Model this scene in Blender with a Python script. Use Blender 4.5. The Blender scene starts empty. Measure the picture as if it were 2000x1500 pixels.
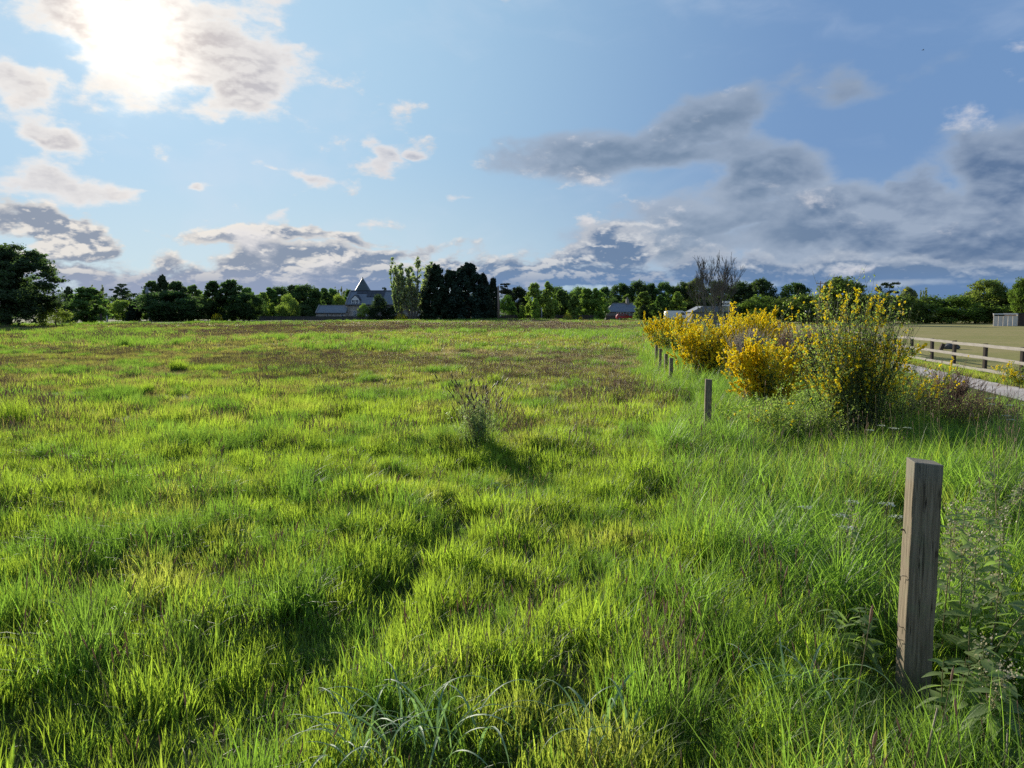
import bpy, bmesh, math, random
import numpy as np
from mathutils import Vector, Matrix, Euler

# ------------------------------------------------------------------ camera
F = 1500.0; PW, PH = 2000.0, 1500.0; HORIZON = 612.0; EYE = 1.6
PITCH = math.atan((PH/2 - HORIZON)/F)
SC = bpy.context.scene
cam_data = bpy.data.cameras.new('camera'); cam = bpy.data.objects.new('camera', cam_data)
SC.collection.objects.link(cam); SC.camera = cam
cam_data.sensor_width = 36.0; cam_data.lens = 36.0*F/PW
cam_data.clip_start = 0.05; cam_data.clip_end = 9000.0
cam.location = (0, 0, EYE); cam.rotation_euler = (math.pi/2 - PITCH, 0, 0)

def ray(px, py):
    a, b = (px - PW/2)/F, (PH/2 - py)/F
    c, s = math.cos(PITCH), math.sin(PITCH)
    return Vector((a, c + b*s, -s + b*c))
def W(px, py, Y):
    d = ray(px, py); return Vector((0, 0, EYE)) + d*(Y/d.y)
def G(px, py, z=0.0):
    d = ray(px, py); return Vector((0, 0, EYE)) + d*((z - EYE)/d.z)

# ------------------------------------------------------------------ render settings
SC.render.engine = 'CYCLES'
SC.view_settings.view_transform = 'Standard'; SC.view_settings.look = 'None'
SC.view_settings.gamma = 1.0; SC.view_settings.use_curve_mapping = False
SC.view_settings.exposure = 0.60
SC.cycles.max_bounces = 7; SC.cycles.diffuse_bounces = 3; SC.cycles.glossy_bounces = 2
SC.cycles.transmission_bounces = 5; SC.cycles.transparent_max_bounces = 6
SC.cycles.use_denoising = False
SC.cycles.caustics_reflective = False; SC.cycles.caustics_refractive = False

def L(r, g, b):
    f = lambda c: (c/255/12.92 if c/255 <= 0.04045 else ((c/255+0.055)/1.055)**2.4)
    return (f(r), f(g), f(b), 1.0)

# ------------------------------------------------------------------ node expression helper
class Nd:
    def __init__(s, tree): s.t = tree
    def new(s, typ, **kw):
        n = s.t.nodes.new(typ)
        for k, v in kw.items(): setattr(n, k, v)
        return n
    def put(s, sock, v):
        if isinstance(v, E): s.t.links.new(v.s, sock)
        elif v is not None: sock.default_value = v
    def m(s, op, *a, clamp=False):
        n = s.new('ShaderNodeMath', operation=op, use_clamp=clamp)
        for i, v in enumerate(a): s.put(n.inputs[i], v)
        return E(s, n.outputs[0])
    def vm(s, op, *a, out=0):
        n = s.new('ShaderNodeVectorMath', operation=op)
        for i, v in enumerate(a): s.put(n.inputs[i], v)
        return E(s, n.outputs[out])
    def scale(s, v, f):
        n = s.new('ShaderNodeVectorMath', operation='SCALE')
        s.put(n.inputs[0], v); s.put(n.inputs['Scale'], f); return E(s, n.outputs[0])
    def xyz(s, v):
        n = s.new('ShaderNodeSeparateXYZ'); s.put(n.inputs[0], v)
        return [E(s, o) for o in n.outputs]
    def comb(s, x, y, z):
        n = s.new('ShaderNodeCombineXYZ')
        for i, v in enumerate((x, y, z)): s.put(n.inputs[i], v)
        return E(s, n.outputs[0])
    def step(s, v, lo, hi, a=0.0, b=1.0, smooth=True):
        n = s.new('ShaderNodeMapRange', interpolation_type='SMOOTHSTEP' if smooth else 'LINEAR', clamp=True)
        for i, q in enumerate((v, lo, hi, a, b)): s.put(n.inputs[i], q)
        return E(s, n.outputs[0])
    def noise(s, vec, scale, detail=4, rough=0.55, dist=0.0, lac=2.0, out=0, dim='3D'):
        n = s.new('ShaderNodeTexNoise', noise_dimensions=dim)
        s.put(n.inputs['Vector'], vec); s.put(n.inputs['Scale'], scale); s.put(n.inputs['Detail'], detail)
        s.put(n.inputs['Roughness'], rough); s.put(n.inputs['Distortion'], dist); s.put(n.inputs['Lacunarity'], lac)
        return E(s, n.outputs[out])
    def mix(s, f, a, b, blend='MIX'):
        n = s.new('ShaderNodeMix', data_type='RGBA', blend_type=blend)
        s.put(n.inputs[0], f); s.put(n.inputs[6], a); s.put(n.inputs[7], b)
        return E(s, n.outputs[2])
class E:
    def __init__(s, nd, sock): s.n, s.s = nd, sock
    def __add__(s, o): return s.n.m('ADD', s, o)
    __radd__ = __add__
    def __sub__(s, o): return s.n.m('SUBTRACT', s, o)
    def __rsub__(s, o): return s.n.m('SUBTRACT', o, s)
    def __mul__(s, o): return s.n.m('MULTIPLY', s, o)
    __rmul__ = __mul__
    def __truediv__(s, o): return s.n.m('DIVIDE', s, o)
    def __rtruediv__(s, o): return s.n.m('DIVIDE', o, s)

# ------------------------------------------------------------------ world: Nishita sky with broken cloud
SUN_D = ray(250, 78).normalized()
SUN_EL = math.asin(SUN_D.z); SUN_AZ = math.atan2(SUN_D.x, SUN_D.y)
world = bpy.data.worlds.new('World'); SC.world = world; world.use_nodes = True
wt = world.node_tree
for n in list(wt.nodes): wt.nodes.remove(n)
q = Nd(wt)
tc = q.new('ShaderNodeTexCoord'); D = E(q, tc.outputs['Generated'])
D = q.vm('NORMALIZE', D)
sky = q.new('ShaderNodeTexSky', sky_type='NISHITA'); sky.sun_disc = False
sky.sun_elevation = SUN_EL; sky.sun_rotation = SUN_AZ
sky.altitude = 50; sky.air_density = 1.0; sky.dust_density = 1.0; sky.ozone_density = 1.6
x, y, z = q.xyz(D)
front = q.step(y, 0.05, 0.35)
ysafe = q.m('MAXIMUM', y, 0.05)
u = x/ysafe; v = z/ysafe
wv = q.noise(q.vm('MULTIPLY', D, (1.0, 1.0, 1.7)), 7.5, 5, 0.55, out=1)
wx_, wy_, _ = q.xyz(wv)
uw = u + (wx_ - 0.5)*0.20; vw = v + (wy_ - 0.5)*0.085
sdot = q.vm('DOT_PRODUCT', D, tuple(SUN_D), out=1)
sang = q.m('ARCCOSINE', q.m('MINIMUM', sdot, 0.99999))*(180/math.pi)
puff_g = q.noise(q.vm('MULTIPLY', D, (1.0, 1.0, 1.4)), 9.0, 5, 0.6)
glow1 = q.m('EXPONENT', q.m('POWER', (sang - (puff_g - 0.5)*8.0)*(1/2.1), 2.0)*-1.0)
glow2 = q.m('EXPONENT', sang*(-1/11.0))
glow3 = q.m('EXPONENT', sang*(-1/30.0))

def uv_of(px, py):
    d = ray(px, py); return d.x/d.y, d.z/d.y
def blob(px, py, rx, ry, amp=1.0, tilt=0.0, pw=1.0):
    """soft ellipse on the sky; tilt in degrees, positive = right end higher"""
    cu, cv = uv_of(px, py); c, s = math.cos(math.radians(tilt)), math.sin(math.radians(tilt))
    du, dv = uw - cu, vw - cv
    a = (du*c + dv*s)*(F/rx); b = (dv*c - du*s)*(F/ry)
    r2 = a*a + b*b
    return q.m('EXPONENT', r2*-1.0)*amp
def total(lst):
    t = blob(*lst[0])
    for l in lst[1:]: t = q.m('MAXIMUM', t, blob(*l))
    return t*front

# coordinates for the noise: flattened so that clouds lie along the horizon
warp = q.noise(q.vm('MULTIPLY', D, (1, 1, 1.6)), 5.0, 3, 0.5, out=1)
Pc = q.vm('ADD', q.vm('MULTIPLY', D, (1.0, 1.0, 2.0)), q.scale(q.vm('SUBTRACT', warp, (0.5, 0.5, 0.5)), 0.05))
sunofs = Vector((SUN_D.x*0.4, 0, 1.0)).normalized()*0.016
Pl = q.vm('ADD', Pc, tuple(sunofs))
soft = q.noise(Pc, 5.0, 5, 0.50); softL = q.noise(q.vm('ADD', Pc, tuple(sunofs*2.0)), 5.0, 3, 0.50)
big = q.noise(Pc, 6.0, 9, 0.56)
bigL = q.noise(Pl, 6.0, 5, 0.56)
puff = q.noise(Pc, 17.0, 7, 0.6)
puffL = q.noise(q.vm('ADD', Pc, tuple(sunofs*0.55)), 17.0, 4, 0.6)
reliefC = (soft - softL)*3.2 + (big - bigL)*4.2
relief = (big - bigL)*5.5 + (puff - puffL)*4.0

# --- layer A: scattered warm-lit cumulus round the sun and on the left
A = total([(220, 60, 200, 110, 1.5, -25), (430, 105, 150, 80, 1.3, -25), (460, 180, 125, 42, 1.2, 8), (330, 10, 220, 40, 1.0, 0),
           (120, 20, 120, 60, .95, -30), (20, 160, 60, 45, .95, -20), (110, 262, 92, 28, .95, -16),
           (95, 362, 140, 42, .98, -3), (250, 376, 44, 9, .62, 0), (370, 365, 32, 12, .78, 0),
           (420, 222, 26, 14, .7, 0), (562, 100, 30, 24, .6, -30),
           (728, 302, 34, 20, .8, 15), (798, 300, 28, 9, .55, 0), (625, 345, 54, 15, .7, -14), (556, 322, 28, 9, .6, -25),
           (915, 378, 56, 14, .68, -4), (540, 405, 60, 12, .42, 25)])
dA = A + (big - 0.5)*2.6 + (puff - 0.5)*1.7
alA = q.step(dA, 0.22, 0.75)
thA = q.step(dA, 0.50, 1.10)
# --- layer B: cumulus bank along the horizon
B = total([(110, 452, 130, 34, 1.35, -12), (60, 520, 200, 40, .9, -8), (260, 520, 160, 60, .62, 0),
           (560, 460, 250, 14, .9, -3), (560, 500, 240, 30, .95, 0), (430, 545, 200, 34, 1.0, 0),
           (760, 500, 110, 28, .95, 10), (700, 545, 300, 34, 1.1, 0), (1000, 520, 150, 44, 1.0, 8), (1180, 490, 150, 42, 1.05, 6),
           (1100, 545, 300, 36, 1.15, 0), (200, 560, 240, 24, .9, 0), (270, 500, 90, 60, .62, 0), (1500, 545, 420, 50, 1.1, 0), (1900, 540, 320, 50, 1.1, 0)])
B = q.m('MAXIMUM', B, q.step(v, 0.085, 0.045)*(0.78 + 0.12*q.step(u, -0.2, 0.1))*front)
B = B - q.m('EXPONENT', q.m('POWER', (v - 0.030 - u*0.018)*(1/0.0075), 2.0)*-1.0)*0.42*q.step(u, -0.25, 0.0)
rgt = q.step(u, 0.12, 0.35)
dB = B + (big - 0.5)*1.8 + (puff - 0.5)*(1.9 - rgt*1.2)
alB = q.step(dB, 0.25, 0.62)
thB = q.step(dB + blob(110, 460, 110, 28, .6, -12)*front + q.step(v, 0.095, 0.04)*0.45, 0.55, 1.1)
# --- layer C: the big grey sheets on the right
C = total([(1250, 312, 240, 52, .95, 0), (1340, 270, 180, 50, .85, 25), (1450, 375, 190, 62, 1.0, 12), (1400, 430, 150, 60, 1.0, 0), (1300, 470, 200, 40, .8, 0),
           (1540, 350, 60, 34, .8, 10), (1730, 420, 260, 80, 1.15, 8), (1930, 380, 170, 110, 1.15, 20), (1780, 370, 80, 58, 1.0, 25),
           (1600, 470, 380, 70, 1.15, 0), (1950, 480, 300, 80, 1.15, 0), (1150, 300, 150, 22, .55, -8), (1680, 175, 200, 48, .50, 16), (1850, 120, 160, 50, .36, 14)])
dC = C + (soft - 0.5)*1.6 + (big - 0.5)*1.5
alC = q.step(dC, 0.20, 0.62)
thC = q.step(dC, 0.30, 0.85)
# --- thin high wisps everywhere, and unseen loose cloud behind the camera that adds fill light
wisp = q.noise(q.vm('ADD', q.vm('MULTIPLY', D, (1.5, 1.0, 3.2)), q.scale(warp, 0.35)), 3.2, 6, 0.55)
alW = q.step(wisp, 0.46, 0.80)*0.34
gen = q.noise(q.vm('ADD', q.vm('MULTIPLY', D, (1.0, 1.0, 2.4)), (3.1, 1.7, 0.4)), 3.4, 8, 0.58)
alG = q.step(gen, 0.50, 0.62)*(1.0 - front)*q.step(z, 0.75, 0.25)

nish = q.vm('MULTIPLY', E(q, sky.outputs[0]), (0.10, 0.10, 0.10))
nish = q.vm('DIVIDE', nish, q.vm('ADD', nish, (0.9, 0.9, 0.9)))          # shoulder, as the camera's tone curve gives
far_t = q.step(sang + u*front*6.0, 12.0, 50.0)
base = q.mix(far_t, L(160, 202, 233), L(110, 148, 197))
base = q.mix(q.step(v, 0.22, 0.02)*(1.0 - far_t*0.75)*front, base, L(190, 217, 230))
base = q.mix(0.15, base, nish)
# colours of lit edge and shaded body
litA = q.mix(glow2, L(214, 214, 220), L(255, 246, 232))
shA = q.mix(glow2, L(150, 163, 186), L(214, 196, 182))
lit_amt = q.m('MULTIPLY_ADD', relief, 1.5, 0.5, clamp=True)
colA = q.mix(thA*(1.0 - lit_amt*0.65), litA, shA)
litB = q.mix(glow3*1.25, L(178, 192, 210), L(246, 236, 222))
shB = q.mix(q.step(u, -0.5, 0.1), L(132, 143, 162), L(104, 128, 160))
botB = q.mix(q.step(u, -0.5, 0.1), L(140, 151, 178), L(98, 130, 172))
litB2 = q.m('MULTIPLY_ADD', relief, 2.6 - rgt*1.4, 0.15, clamp=True)
colB = q.mix(q.m('MULTIPLY', 1.0 - litB2*0.9*q.step(v, 0.02, 0.07), thB*0.80 + 0.34, clamp=True), litB, q.mix(q.step(v, 0.07, 0.03), shB, botB))
litC = q.mix(q.step(v, 0.3, 0.1), L(152, 168, 190), L(168, 181, 199))
shC = q.mix(q.step(u, 0.2, 0.6), L(116, 136, 161), L(92, 115, 148))
lit_C = q.m('MULTIPLY_ADD', reliefC, 1.5, 0.42, clamp=True)
colC = q.mix(thC*(1.0 - lit_C*0.75), litC, shC)
colG = q.mix(q.step(gen, 0.55, 0.75), L(226, 228, 232), L(150, 162, 182))  # unseen cloud behind the camera, set brighter to lift the fill light
c = q.mix(alW, base, L(205, 216, 232))
c = q.mix(alG*0.9, c, colG)
c = q.mix(alC*0.93, c, colC)
c = q.mix(alB*0.96, c, colB)
c = q.mix(alA*0.92, c, colA)
# aureole: the sun behind thin cloud
c = q.vm('ADD', c, q.scale(q.comb(1.0, 0.93, 0.80), glow1*1.35))
c = q.vm('ADD', c, q.scale(q.comb(1.0, 0.95, 0.86), glow2*0.12))
bg = q.new('ShaderNodeBackground'); q.put(bg.inputs['Color'], c); bg.inputs['Strength'].default_value = 0.68
wo = q.new('ShaderNodeOutputWorld'); wt.links.new(bg.outputs[0], wo.inputs[0])
world.cycles.sampling_method = 'MANUAL'; world.cycles.sample_map_resolution = 1024

# ------------------------------------------------------------------ sun
sl = bpy.data.lights.new('sun', 'SUN'); sun = bpy.data.objects.new('sun', sl); SC.collection.objects.link(sun)
sl.energy = 5.0; sl.angle = math.radians(0.6); sl.color = (1.0, 0.92, 0.79)
sun.rotation_euler = (-SUN_D).to_track_quat('-Z', 'Y').to_euler()

# ================================================================== helpers
def tag(o, label=None, cat=None, group=None, kind=None):
    if label: o['label'] = label
    if cat: o['category'] = cat
    if group: o['group'] = group
    if kind: o['kind'] = kind
    return o
def link(o, parent=None):
    SC.collection.objects.link(o)
    if parent is not None: o.parent = parent
    return o
def mesh_np(name, V, Fc, mats, midx=None, attrs=None, smooth=False):
    """V (n,3) array, Fc list of faces arrays of the same or differing size"""
    me = bpy.data.meshes.new(name)
    if isinstance(Fc, np.ndarray):
        k = Fc.shape[1]; nf = len(Fc)
        me.vertices.add(len(V)); me.vertices.foreach_set('co', np.asarray(V, np.float32).ravel())
        me.loops.add(nf*k); me.loops.foreach_set('vertex_index', Fc.astype(np.int32).ravel())
        me.polygons.add(nf); me.polygons.foreach_set('loop_start', np.arange(0, nf*k, k, dtype=np.int32))
        me.update(calc_edges=True)
    else:
        me.from_pydata([tuple(p) for p in V], [], [tuple(f) for f in Fc]); me.update()
    for m in (mats if isinstance(mats, (list, tuple)) else [mats]): me.materials.append(m)
    if midx is not None: me.polygons.foreach_set('material_index', np.asarray(midx, np.int32))
    if attrs:
        for an, av in attrs.items():
            a = me.attributes.new(an, 'FLOAT', 'POINT'); a.data.foreach_set('value', np.asarray(av, np.float32))
    if smooth: me.polygons.foreach_set('use_smooth', np.ones(len(me.polygons), bool))
    return me
def obj(name, me, parent=None, loc=None, rot=None, scale=None):
    o = bpy.data.objects.new(name, me); link(o, parent)
    if loc is not None: o.location = loc
    if rot is not None: o.rotation_euler = rot
    if scale is not None: o.scale = scale
    return o
def empty(name, loc=(0, 0, 0), rz=0.0):
    o = bpy.data.objects.new(name, None); link(o); o.location = loc; o.rotation_euler = (0, 0, rz)
    o.empty_display_size = 0.2; return o

class MB:
    """collects boxes, prisms and tubes, then links them as one mesh object"""
    def __init__(s): s.V, s.F, s.M = [], [], []
    def add(s, vs, fs, mi=0):
        b = len(s.V); s.V += [tuple(v) for v in vs]; s.F += [tuple(b + i for i in f) for f in fs]; s.M += [mi]*len(fs)
    def box(s, x0, x1, y0, y1, z0, z1, mi=0, mat=None):
        vs = [Vector(p) for p in ((x0,y0,z0),(x1,y0,z0),(x1,y1,z0),(x0,y1,z0),(x0,y0,z1),(x1,y0,z1),(x1,y1,z1),(x0,y1,z1))]
        if mat is not None: vs = [mat @ p for p in vs]
        s.add(vs, [(0,3,2,1),(4,5,6,7),(0,1,5,4),(1,2,6,5),(2,3,7,6),(3,0,4,7)], mi); return s
    def prism(s, poly, y0, y1, mi=0):
        """poly in x,z, extruded along y"""
        n = len(poly); vs = [(p[0], y0, p[1]) for p in poly] + [(p[0], y1, p[1]) for p in poly]
        s.add(vs, [tuple(range(n)), tuple(range(2*n-1, n-1, -1))] + [(i, i+n, (i+1)%n+n, (i+1)%n) for i in range(n)], mi); return s
    def tube(s, pts, rad, n=5, mi=0, cap=True):
        pts = [Vector(p) for p in pts]; b = []
        for i, p in enumerate(pts):
            d = (pts[min(i+1, len(pts)-1)] - pts[max(i-1, 0)]).normalized()
            a = d.cross(Vector((0.3, 0.9, 0.1))).normalized(); c = d.cross(a)
            r = rad[i] if isinstance(rad, (list, tuple)) else rad
            b += [p + (a*math.cos(2*math.pi*k/n) + c*math.sin(2*math.pi*k/n))*r for k in range(n)]
        fs = [(i*n+k, i*n+(k+1)%n, (i+1)*n+(k+1)%n, (i+1)*n+k) for i in range(len(pts)-1) for k in range(n)]
        if cap: fs += [tuple(range(n-1, -1, -1)), tuple(range((len(pts)-1)*n, len(pts)*n))]
        s.add(b, fs, mi); return s
    def mesh(s, name, mats, smooth=False): return mesh_np(name, s.V, s.F, mats, s.M, smooth=smooth)
    def build(s, name, mats, parent=None, smooth=False, bevel=0, **k):
        o = obj(name, s.mesh(name, mats, smooth), parent, **k)
        if bevel:
            m = o.modifiers.new('bevel', 'BEVEL'); m.width = bevel; m.segments = 2; m.limit_method = 'ANGLE'
        return o

def vnoise(x, y, seed=0):
    x = np.asarray(x, float); y = np.asarray(y, float)
    xi, yi = np.floor(x).astype(np.int64), np.floor(y).astype(np.int64)
    fx, fy = x - xi, y - yi; fx = fx*fx*(3-2*fx); fy = fy*fy*(3-2*fy)
    def h(a, b):
        n = (a*374761393 + b*668265263 + seed*974711) & 0x7fffffff
        n = ((n ^ (n >> 13))*1274126177) & 0x7fffffff
        return ((n ^ (n >> 16)) & 0xffff)/65535.0
    return (h(xi, yi)*(1-fx) + h(xi+1, yi)*fx)*(1-fy) + (h(xi, yi+1)*(1-fx) + h(xi+1, yi+1)*fx)*fy
def fbm(x, y, seed=0, oct=4, gain=0.5):
    t = 0.0; a = 1.0; s = 0.0
    for i in range(oct):
        t = t + a*vnoise(x*2**i + 17.3*i, y*2**i - 9.1*i, seed+i); s += a; a *= gain
    return t/s
def cells(x, y, size, seed=0):
    """jittered cells: distance to the nearest centre, its direction and three random numbers of that cell"""
    gx_, gy_ = np.floor(x/size).astype(np.int64), np.floor(y/size).astype(np.int64)
    best = np.full(len(x), 1e9); out = np.zeros((5, len(x)))
    def h(a, b, k):
        n = (a*374761393 + b*668265263 + (seed*31+k)*974711) & 0x7fffffff
        n = ((n ^ (n >> 13))*1274126177) & 0x7fffffff
        return ((n ^ (n >> 16)) & 0xffff)/65535.0
    for i in (-1, 0, 1):
        for j in (-1, 0, 1):
            a, b = gx_+i, gy_+j; cx, cy = (a + h(a, b, 1))*size, (b + h(a, b, 2))*size
            d = np.hypot(x-cx, y-cy); k = d < best; best = np.where(k, d, best)
            for q_, v_ in enumerate((x-cx, y-cy, h(a, b, 3), h(a, b, 4), h(a, b, 5))): out[q_] = np.where(k, v_, out[q_])
    return best, out
def sstep(v, lo, hi):
    t = np.clip((v-lo)/(hi-lo), 0, 1); return t*t*(3-2*t)

# ------------------------------------------------------------------ lie of the land
ROAD_Z = -0.35
def road_left(y): return 11.2 + 0.21*(y - 18.0)
def fence_x(y): return 14.4 + 0.21*(y - 21.5)
def verge_x(y): return 1.35 + (y - 3.0)*0.137
PATH = [G(*p) for p in ((1250, 862), (1170, 885), (1060, 925), (940, 1005), (800, 1130), (640, 1300), (470, 1420))]
def seg_dist(x, y):
    d = np.full(np.shape(x), 1e9)
    for a, b in zip(PATH[:-1], PATH[1:]):
        dx, dy = b.x-a.x, b.y-a.y
        t = np.clip(((x-a.x)*dx + (y-a.y)*dy)/(dx*dx+dy*dy), 0, 1)
        d = np.minimum(d, np.hypot(x-a.x-t*dx, y-a.y-t*dy))
    return d
def H(x, y):
    x = np.asarray(x, float); y = np.asarray(y, float)
    rl = road_left(y)
    w = 1 - sstep(x, rl-4.0, rl-1.2)
    near = 1 - sstep(np.hypot(x, y), 60, 140)
    hum = (fbm(x*0.55, y*0.55, 3, 3) - 0.5)*0.13 + (fbm(x*1.7, y*1.7, 11, 2) - 0.5)*0.12
    furrow = np.exp(-((seg_dist(x, y) + (fbm(x*1.3, y*1.3, 8, 2) - .5)*.5)/0.24)**2)*(0.0 + 0.08*sstep(fbm(x*1.6, y*1.6, 21, 2), .35, .65))
    base = hum*w*near - furrow
    hill = sstep(y, 420, 900)*14*np.exp(-((x+140)/330)**2) + sstep(y, 500, 1500)*4*fbm(x*0.004, y*0.004, 5, 3)
    return base + ROAD_Z*(1-w)*(1 - sstep(y, 260, 400)) + hill
def h1(x, y): return float(H(np.array([x]), np.array([y]))[0])
EDGE = [(-400, 80), (-60, 88), (-38, 118), (-22, 150), (0, 172), (40, 178), (80, 178)]
def edge_y(x): return np.interp(x, [p[0] for p in EDGE], [p[1] for p in EDGE])

# ================================================================== materials
def mat(name):
    m = bpy.data.materials.new(name); m.use_nodes = True; t = m.node_tree
    for n in list(t.nodes): t.nodes.remove(n)
    qq = Nd(t); out = qq.new('ShaderNodeOutputMaterial'); return m, qq, out
def principled(qq, out, col, rough=0.8, spec=0.3, metal=0.0, bump=None, bstr=0.3, bdist=0.02):
    p = qq.new('ShaderNodeBsdfPrincipled'); qq.put(p.inputs['Base Color'], col); qq.put(p.inputs['Roughness'], rough)
    qq.put(p.inputs['Specular IOR Level'], spec); qq.put(p.inputs['Metallic'], metal)
    if bump is not None:
        b = qq.new('ShaderNodeBump'); b.inputs['Strength'].default_value = bstr; b.inputs['Distance'].default_value = bdist
        qq.put(b.inputs['Height'], bump); qq.t.links.new(b.outputs[0], p.inputs['Normal'])
    if out is not None: qq.t.links.new(p.outputs[0], out.inputs[0])
    return p
def C(r, g, b): return (r, g, b, 1.0)
def simple(name, col, col2=None, scale=6.0, rough=0.8, spec=0.3, metal=0.0, stretch=(1, 1, 1), bstr=0.2, bdist=0.01):
    m, qq, out = mat(name)
    co = E(qq, qq.new('ShaderNodeTexCoord').outputs['Object'])
    co = qq.vm('MULTIPLY', co, stretch)
    n1 = qq.noise(co, scale, 5, 0.6); n2 = qq.noise(co, scale*0.23, 3, 0.5)
    f = qq.step(n1*0.6 + n2*0.6, 0.4, 0.8)
    c = qq.mix(f, col, col2 or tuple(v*0.7 for v in col[:3]) + (1.0,))
    principled(qq, out, c, rough, spec, metal, bump=n1, bstr=bstr, bdist=bdist); return m
def leafmat(name, a, b, tr, tfac=0.5, patch=None, pscale=0.35, use_tip=False, objcol=False, rough=0.55, spec=0.35, pm=(0.50, 0.64)):
    """thin leaves: reflected colour a..b per leaf, transmitted tint tr; patch = colour of drifting patches over the ground"""
    m, qq, out = mat(name)
    geo = qq.new('ShaderNodeNewGeometry'); pos = E(qq, geo.outputs['Position']); isl = E(qq, geo.outputs['Random Per Island'])
    c = qq.mix(isl, a, b)
    t = qq.mix(isl, tr, tuple(0.72*v for v in tr[:3]) + (1.0,))
    if patch:
        n = qq.noise(pos, pscale, 4, 0.6); f = qq.step(n, pm[0], pm[1])
        c = qq.mix(f*0.75, c, patch[0]); t = qq.mix(f*0.75, t, patch[1])
        n2 = qq.noise(pos, pscale*3.7, 3, 0.6); k = qq.step(n2, 0.3, 0.7, 0.62, 1.25, smooth=False)
        c = qq.scale(c, k); t = qq.scale(t, k)
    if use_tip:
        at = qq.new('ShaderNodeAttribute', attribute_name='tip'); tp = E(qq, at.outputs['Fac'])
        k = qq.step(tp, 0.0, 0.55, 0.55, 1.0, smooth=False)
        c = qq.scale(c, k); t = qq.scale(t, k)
    if objcol:
        oi = qq.new('ShaderNodeObjectInfo'); oc = E(qq, oi.outputs['Color'])
        n2 = qq.noise(pos, 0.35, 3, 0.6); k = qq.step(n2, 0.32, 0.68, 0.7, 1.35, smooth=False)
        c = qq.scale(qq.vm('MULTIPLY', c, oc), k); t = qq.scale(qq.vm('MULTIPLY', t, oc), k)
    p = principled(qq, None, c, rough, spec)
    tl = qq.new('ShaderNodeBsdfTranslucent'); qq.put(tl.inputs['Color'], t)
    mx = qq.new('ShaderNodeMixShader'); mx.inputs[0].default_value = tfac
    qq.t.links.new(p.outputs[0], mx.inputs[1]); qq.t.links.new(tl.outputs[0], mx.inputs[2]); qq.t.links.new(mx.outputs[0], out.inputs[0])
    return m

M = {}
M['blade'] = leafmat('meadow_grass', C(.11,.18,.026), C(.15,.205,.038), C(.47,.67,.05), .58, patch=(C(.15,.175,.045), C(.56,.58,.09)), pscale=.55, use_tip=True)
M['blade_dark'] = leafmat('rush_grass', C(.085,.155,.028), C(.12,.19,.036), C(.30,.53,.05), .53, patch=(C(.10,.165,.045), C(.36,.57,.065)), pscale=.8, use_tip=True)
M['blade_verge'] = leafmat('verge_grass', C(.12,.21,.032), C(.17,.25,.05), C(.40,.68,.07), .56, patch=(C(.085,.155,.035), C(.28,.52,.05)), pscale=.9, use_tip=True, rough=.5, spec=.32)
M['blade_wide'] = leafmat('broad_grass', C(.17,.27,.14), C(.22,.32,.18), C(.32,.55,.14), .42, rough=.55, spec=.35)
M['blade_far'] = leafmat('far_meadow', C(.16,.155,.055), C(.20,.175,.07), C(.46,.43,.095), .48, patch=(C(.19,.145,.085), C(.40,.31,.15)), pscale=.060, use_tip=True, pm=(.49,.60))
M['straw'] = leafmat('straw', C(.30,.24,.13), C(.38,.32,.18), C(.3,.25,.12), .3)
M['seed'] = leafmat('seed_head', C(.26,.17,.13), C(.34,.25,.18), C(.48,.34,.24), .48)
M['seed_dark'] = leafmat('dark_seed_head', C(.035,.028,.035), C(.07,.05,.05), C(.05,.04,.04), .2)
M['leaf'] = leafmat('tree_leaves', C(.9,1.0,.9), C(1.1,1.0,1.1), C(1.9,2.3,1.0), .46, objcol=True, rough=.8, spec=.08)
M['needle'] = leafmat('conifer_foliage', C(.9,1.0,.9), C(1.1,1.0,1.1), C(.8,1.0,.6), .2, objcol=True, rough=.85, spec=.06)
M['bark'] = simple('bark', C(.060,.050,.040), C(.028,.024,.020), 9, .9, .1, stretch=(1,1,.3))
M['twig'] = simple('bare_twigs', C(.20,.18,.15), C(.12,.105,.09), 5, .85, .2)
M['pale_bark'] = simple('pale_bark', C(.22,.20,.17), C(.10,.09,.08), 6, .85, .2, stretch=(1,1,.3))
M['dead_grey'] = simple('dead_grey_twigs', C(.42,.37,.30), C(.25,.21,.16), 8, .85, .2)
M['dead_brown'] = simple('dead_brown_twigs', C(.24,.155,.10), C(.15,.10,.07), 8, .85, .2)
M['broom_leaf'] = leafmat('broom_leaves', C(.11,.17,.045), C(.17,.23,.07), C(.44,.62,.10), .50)
M['broom_stem'] = simple('broom_stem', C(.055,.085,.025), C(.05,.05,.02), 10, .7, .3)
M['flower'] = leafmat('broom_flower', C(.88,.64,.008), C(.92,.74,.03), C(.98,.78,.015), .48, rough=.6, spec=.2)
M['white_flower'] = leafmat('white_umbel', C(.72,.74,.64), C(.6,.64,.5), C(.5,.55,.4), .35)
M['weed_leaf'] = leafmat('weed_leaf', C(.13,.19,.065), C(.19,.24,.09), C(.40,.62,.11), .48, rough=.5)
M['pale_leaf'] = leafmat('pale_weed_leaf', C(.20,.27,.12), C(.27,.32,.16), C(.46,.62,.18), .5)
M['weed_seed'] = leafmat('weed_seed', C(.38,.34,.22), C(.46,.42,.28), C(.40,.36,.2), .4)
M['weed_stem'] = simple('weed_stem', C(.13,.14,.05), C(.18,.12,.07), 20, .6, .3)
M['roof_slate'] = simple('slate_roof', C(.17,.195,.22), C(.13,.15,.175), 3, .55, .4, stretch=(1,1,4))
M['roof_dark'] = simple('dark_slate', C(.05,.058,.07), C(.035,.04,.05), 3, .6, .35)
M['lead'] = simple('kiln_cladding', C(.075,.095,.085), C(.05,.065,.06), 2, .38, .6, metal=.25)
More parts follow.
